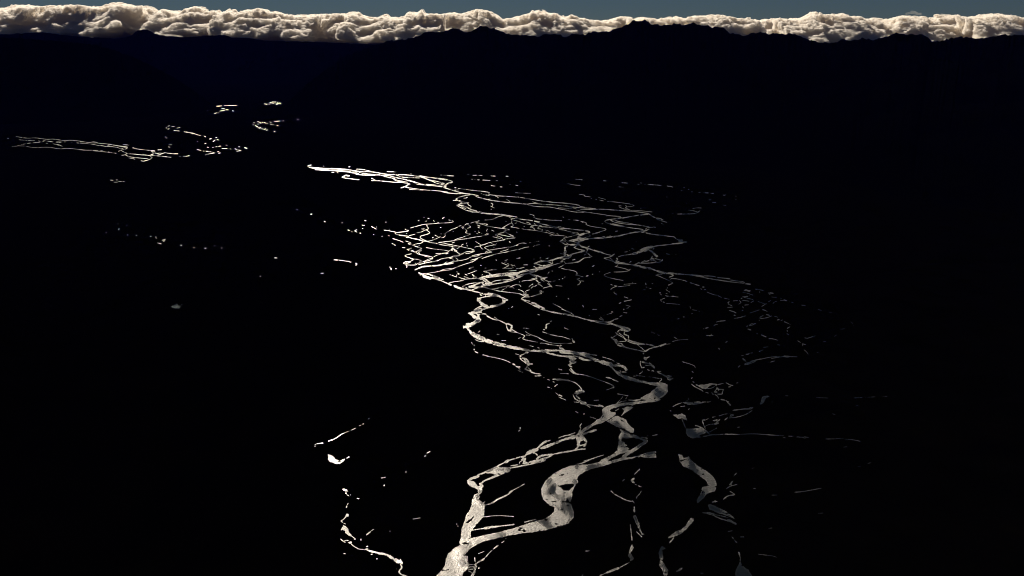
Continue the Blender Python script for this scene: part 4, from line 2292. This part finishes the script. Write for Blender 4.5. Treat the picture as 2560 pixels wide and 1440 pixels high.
def cloud(name, x0, x1, dist, seed, label, top=TOP, bot=BOT, front=150.0, back=36.0, step=(1.7, 2.6, 1.5), amp=26.0, mat=None, group='clouds banked along the skyline', lift=11.5, plateau=10.0, slope=0.8, under=11.0):
    """a heaped cloud: crest follows its skyline, the near side slopes down towards the viewer in billows"""
    xs = np.arange(x0 - 4, x1 + 4, step[0])
    T = np.interp(xs, *np.array(top, float).T)
    B = np.interp(xs, *np.array(bot, float).T)
    ylo, yhi = T.min() - 8, B.max() + 6
    hs = np.arange(-yhi, -ylo, step[2])             # up is minus photo-y
    ds = np.arange(-front - 4, back + 4, step[1])
    X, Dp, Hh = np.meshgrid(xs.astype(np.float32), ds.astype(np.float32), hs.astype(np.float32), indexing='ij')
    bill = 0; a = 1; tot = 0
    for o in range(6):
        lac = 2.07 ** o
        n = vnoise((X / 40.0 * lac + 31 * o, Dp / 44.0 * lac + 13 * o, Hh / 30.0 * lac), seed + o * 3)
        m_ = min(1.0, o / 3.0)                       # heaped at large scale, torn and fibrous at small scale
        bill = bill + a * ((1 - m_) * (1 - np.abs(2 * n - 1)) + m_ * n); tot += a; a *= 0.60
    bill = bill / tot
    u = np.clip((-Dp - plateau) / (front - plateau), 0, 1)
    topy = -T[:, None, None] - (B - T)[:, None, None] * slope * u ** 1.15
    e = np.minimum((topy - Hh) * 0.9, (Hh + B[:, None, None] - under * u) * 1.2)
    e = np.minimum(e, (back - Dp) * 0.8)
    e = np.minimum(e, (front + Dp) * 0.35)
    e = np.minimum(e, np.minimum(X - x0, x1 - X) * 0.34)
    cove = fbm((X / 62.0 + 3, Dp / 80.0 + 8, Hh / 40.0 + 1), seed + 91, 2)
    F = e + lift - amp * (1 - bill) - 46.0 * np.clip(cove - 0.49, 0, 1) * np.clip(u * 5, 0, 1)
    F[0] = F[-1] = -1; F[:, 0] = F[:, -1] = -1; F[:, :, 0] = F[:, :, -1] = -1
    v, q = surface_nets(F.astype(np.float32), (xs[0], ds[0], hs[0]), step)
    k = dist / (F_PX * CP + 620 * SP)
    D = dist + v[:, 1] * k
    wx = (v[:, 0] - 1280.0) * k; wz = height_at(1280, -v[:, 2], dist)
    verts = np.stack([wx, D, wz], 1)
    c = verts.mean(0); c[2] = verts[:, 2].min()
    ob = mesh_from(name, verts - c, q, mat or M_CLOUD, smooth=True)
    ob.location = c
    ob['label'] = label; ob['category'] = 'cloud'
    if group: ob['group'] = group
    return ob

M_CLOUD = cloud_material('sunlit_cumulus', 0.021)
CLOUDS = [
 (-290, 60, 51000, 'cloud bank whose crest rises beyond the last dark hills, leftmost of all'),
 (20, 330, 53000, 'tall white cloud towering at the left over the dark flat skyline'),
 (290, 480, 55000, 'broad cream cloud wrapped around the small black peak'),
 (440, 640, 53000, 'lumpy cloud with torn ragged top over the dark left hills'),
 (590, 770, 51500, 'cloud with grey hollow underside hanging low above the valley'),
 (720, 960, 54000, 'long flat topped cloud over the blue head of the valley'),
 (900, 1080, 52000, 'grey shadowed cloud resting on the rising left end of the long ridge'),
 (1040, 1270, 55000, 'arched bright cloud behind the twin rounded summits'),
 (1230, 1450, 54000, 'domed cloud with knobbly crown standing highest right of the rounded summits'),
 (1400, 1650, 56000, 'thin bright cloud strip behind the flat topped highest summit'),
 (1600, 1860, 53500, 'smooth cloud strip right behind the jagged crest of small peaks'),
 (1810, 2030, 55500, 'low even cloud over the level dark shoulder of the range'),
 (1970, 2260, 53000, 'thick cloud filling the deep saddle in the ridge'),
 (2210, 2480, 55000, 'cloud with dark hollow beneath it above the last peaks on the right'),
 (2430, 2860, 52500, 'cloud bank running off beyond the right end of the range'),
]
for i, (a, b_, d, lab) in enumerate(CLOUDS):
    cloud('cloud', a - 30, b_ + 30, d, 200 + 11 * i, lab)

W_TOP = [(330, 84), (365, 84.5), (385, 82), (400, 82.5), (420, 85.5), (445, 88), (460, 92)]
W_BOT = [(330, 89), (365, 90), (400, 90.5), (430, 92), (460, 96)]
cloud('cloud', 350, 462, 48800, 611, 'thin torn strand of cloud drifting across the foot of the small black peak',
      top=W_TOP, bot=W_BOT, front=14, back=10, step=(0.9, 1.2, 0.8), amp=9.0, lift=3.6, plateau=2, under=0, mat=cloud_material('thin_strand', 0.0010, False), group=None)
F_TOP = [(2262, 31), (2272, 27), (2280, 28), (2290, 33)]
F_BOT = [(2262, 36), (2276, 34), (2290, 37)]
cloud('cloud', 2258, 2294, 52000, 633, 'tiny puff floating alone in the blue above the right hand clouds',
      top=F_TOP, bot=F_BOT, front=8, back=7, step=(0.6, 0.9, 0.6), amp=9.0, lift=4.0, plateau=1, under=0, mat=cloud_material('faint_puff', 0.0005, False), group=None)

def valley_puff():
    """a scrap of low cloud hanging by itself over the dark valley floor"""
    dist, px, py = 3400.0, 441.0, 766.0
    k = dist / (F_PX * CP - 46 * SP)
    xs = np.arange(-28, 34, 0.7); ds = np.arange(-22, 22, 0.9); hs = np.arange(-16, 15, 0.6)
    X, Dp, Hh = np.meshgrid(xs, ds, hs, indexing='ij')
    cx, cy = X / 17.0, (Hh - 0.30 * X * 0.5) / 8.5
    e = 1 - np.sqrt(cx ** 2 + (Dp / 14.0) ** 2 + cy ** 2)
    n = fbm((X / 9.0, Dp / 9.0, Hh / 7.0), 71, 4, 0.6)
    F = (e + 2.3 * (n - 0.62)).astype(np.float32)
    F[0] = F[-1] = -1; F[:, 0] = F[:, -1] = -1; F[:, :, 0] = F[:, :, -1] = -1
    v, q = surface_nets(F, (xs[0], ds[0], hs[0]), (0.7, 0.9, 0.6))
    v = v * k * 0.72
    ob = mesh_from('cloud', v, q, cloud_material('thin_low_cloud', 0.0042, False, (.72, .86, .98, 1)), smooth=True)
    ob.location = (lat_at(px, py, dist), dist, height_at(px, py, dist))
    ob['label'] = 'small dim wisp hanging alone low over the black land left of the river'
    ob['category'] = 'cloud'
valley_puff()

# ------------------------------------------------------------------ haze of the far valley
def haze_box():
    m, nt, out = new_mat('thin_blue_air')
    v = nt.nodes.new('ShaderNodeVolumePrincipled')
    v.inputs['Color'].default_value = (.05, .08, 1.0, 1)
    v.inputs['Density'].default_value = HAZE
    v.inputs['Anisotropy'].default_value = 0.0
    nt.links.new(v.outputs[0], out.inputs['Volume'])
    x, y0, y1, z0, z1 = 70500.0, -12500.0, 48400.0, -40.0, 3600.0
    vs = [(sx * x, yy, zz) for zz in (z0, z1) for sx, yy in ((-1, y0), (1, y0), (1, y1), (-1, y1))]
    fs = [(3, 2, 1, 0), (4, 5, 6, 7), (0, 1, 5, 4), (1, 2, 6, 5), (2, 3, 7, 6), (3, 0, 4, 7)]
    ob = mesh_from('haze', vs, fs, m)
    ob['kind'] = 'stuff'
HAZE = 0.36e-6
haze_box()
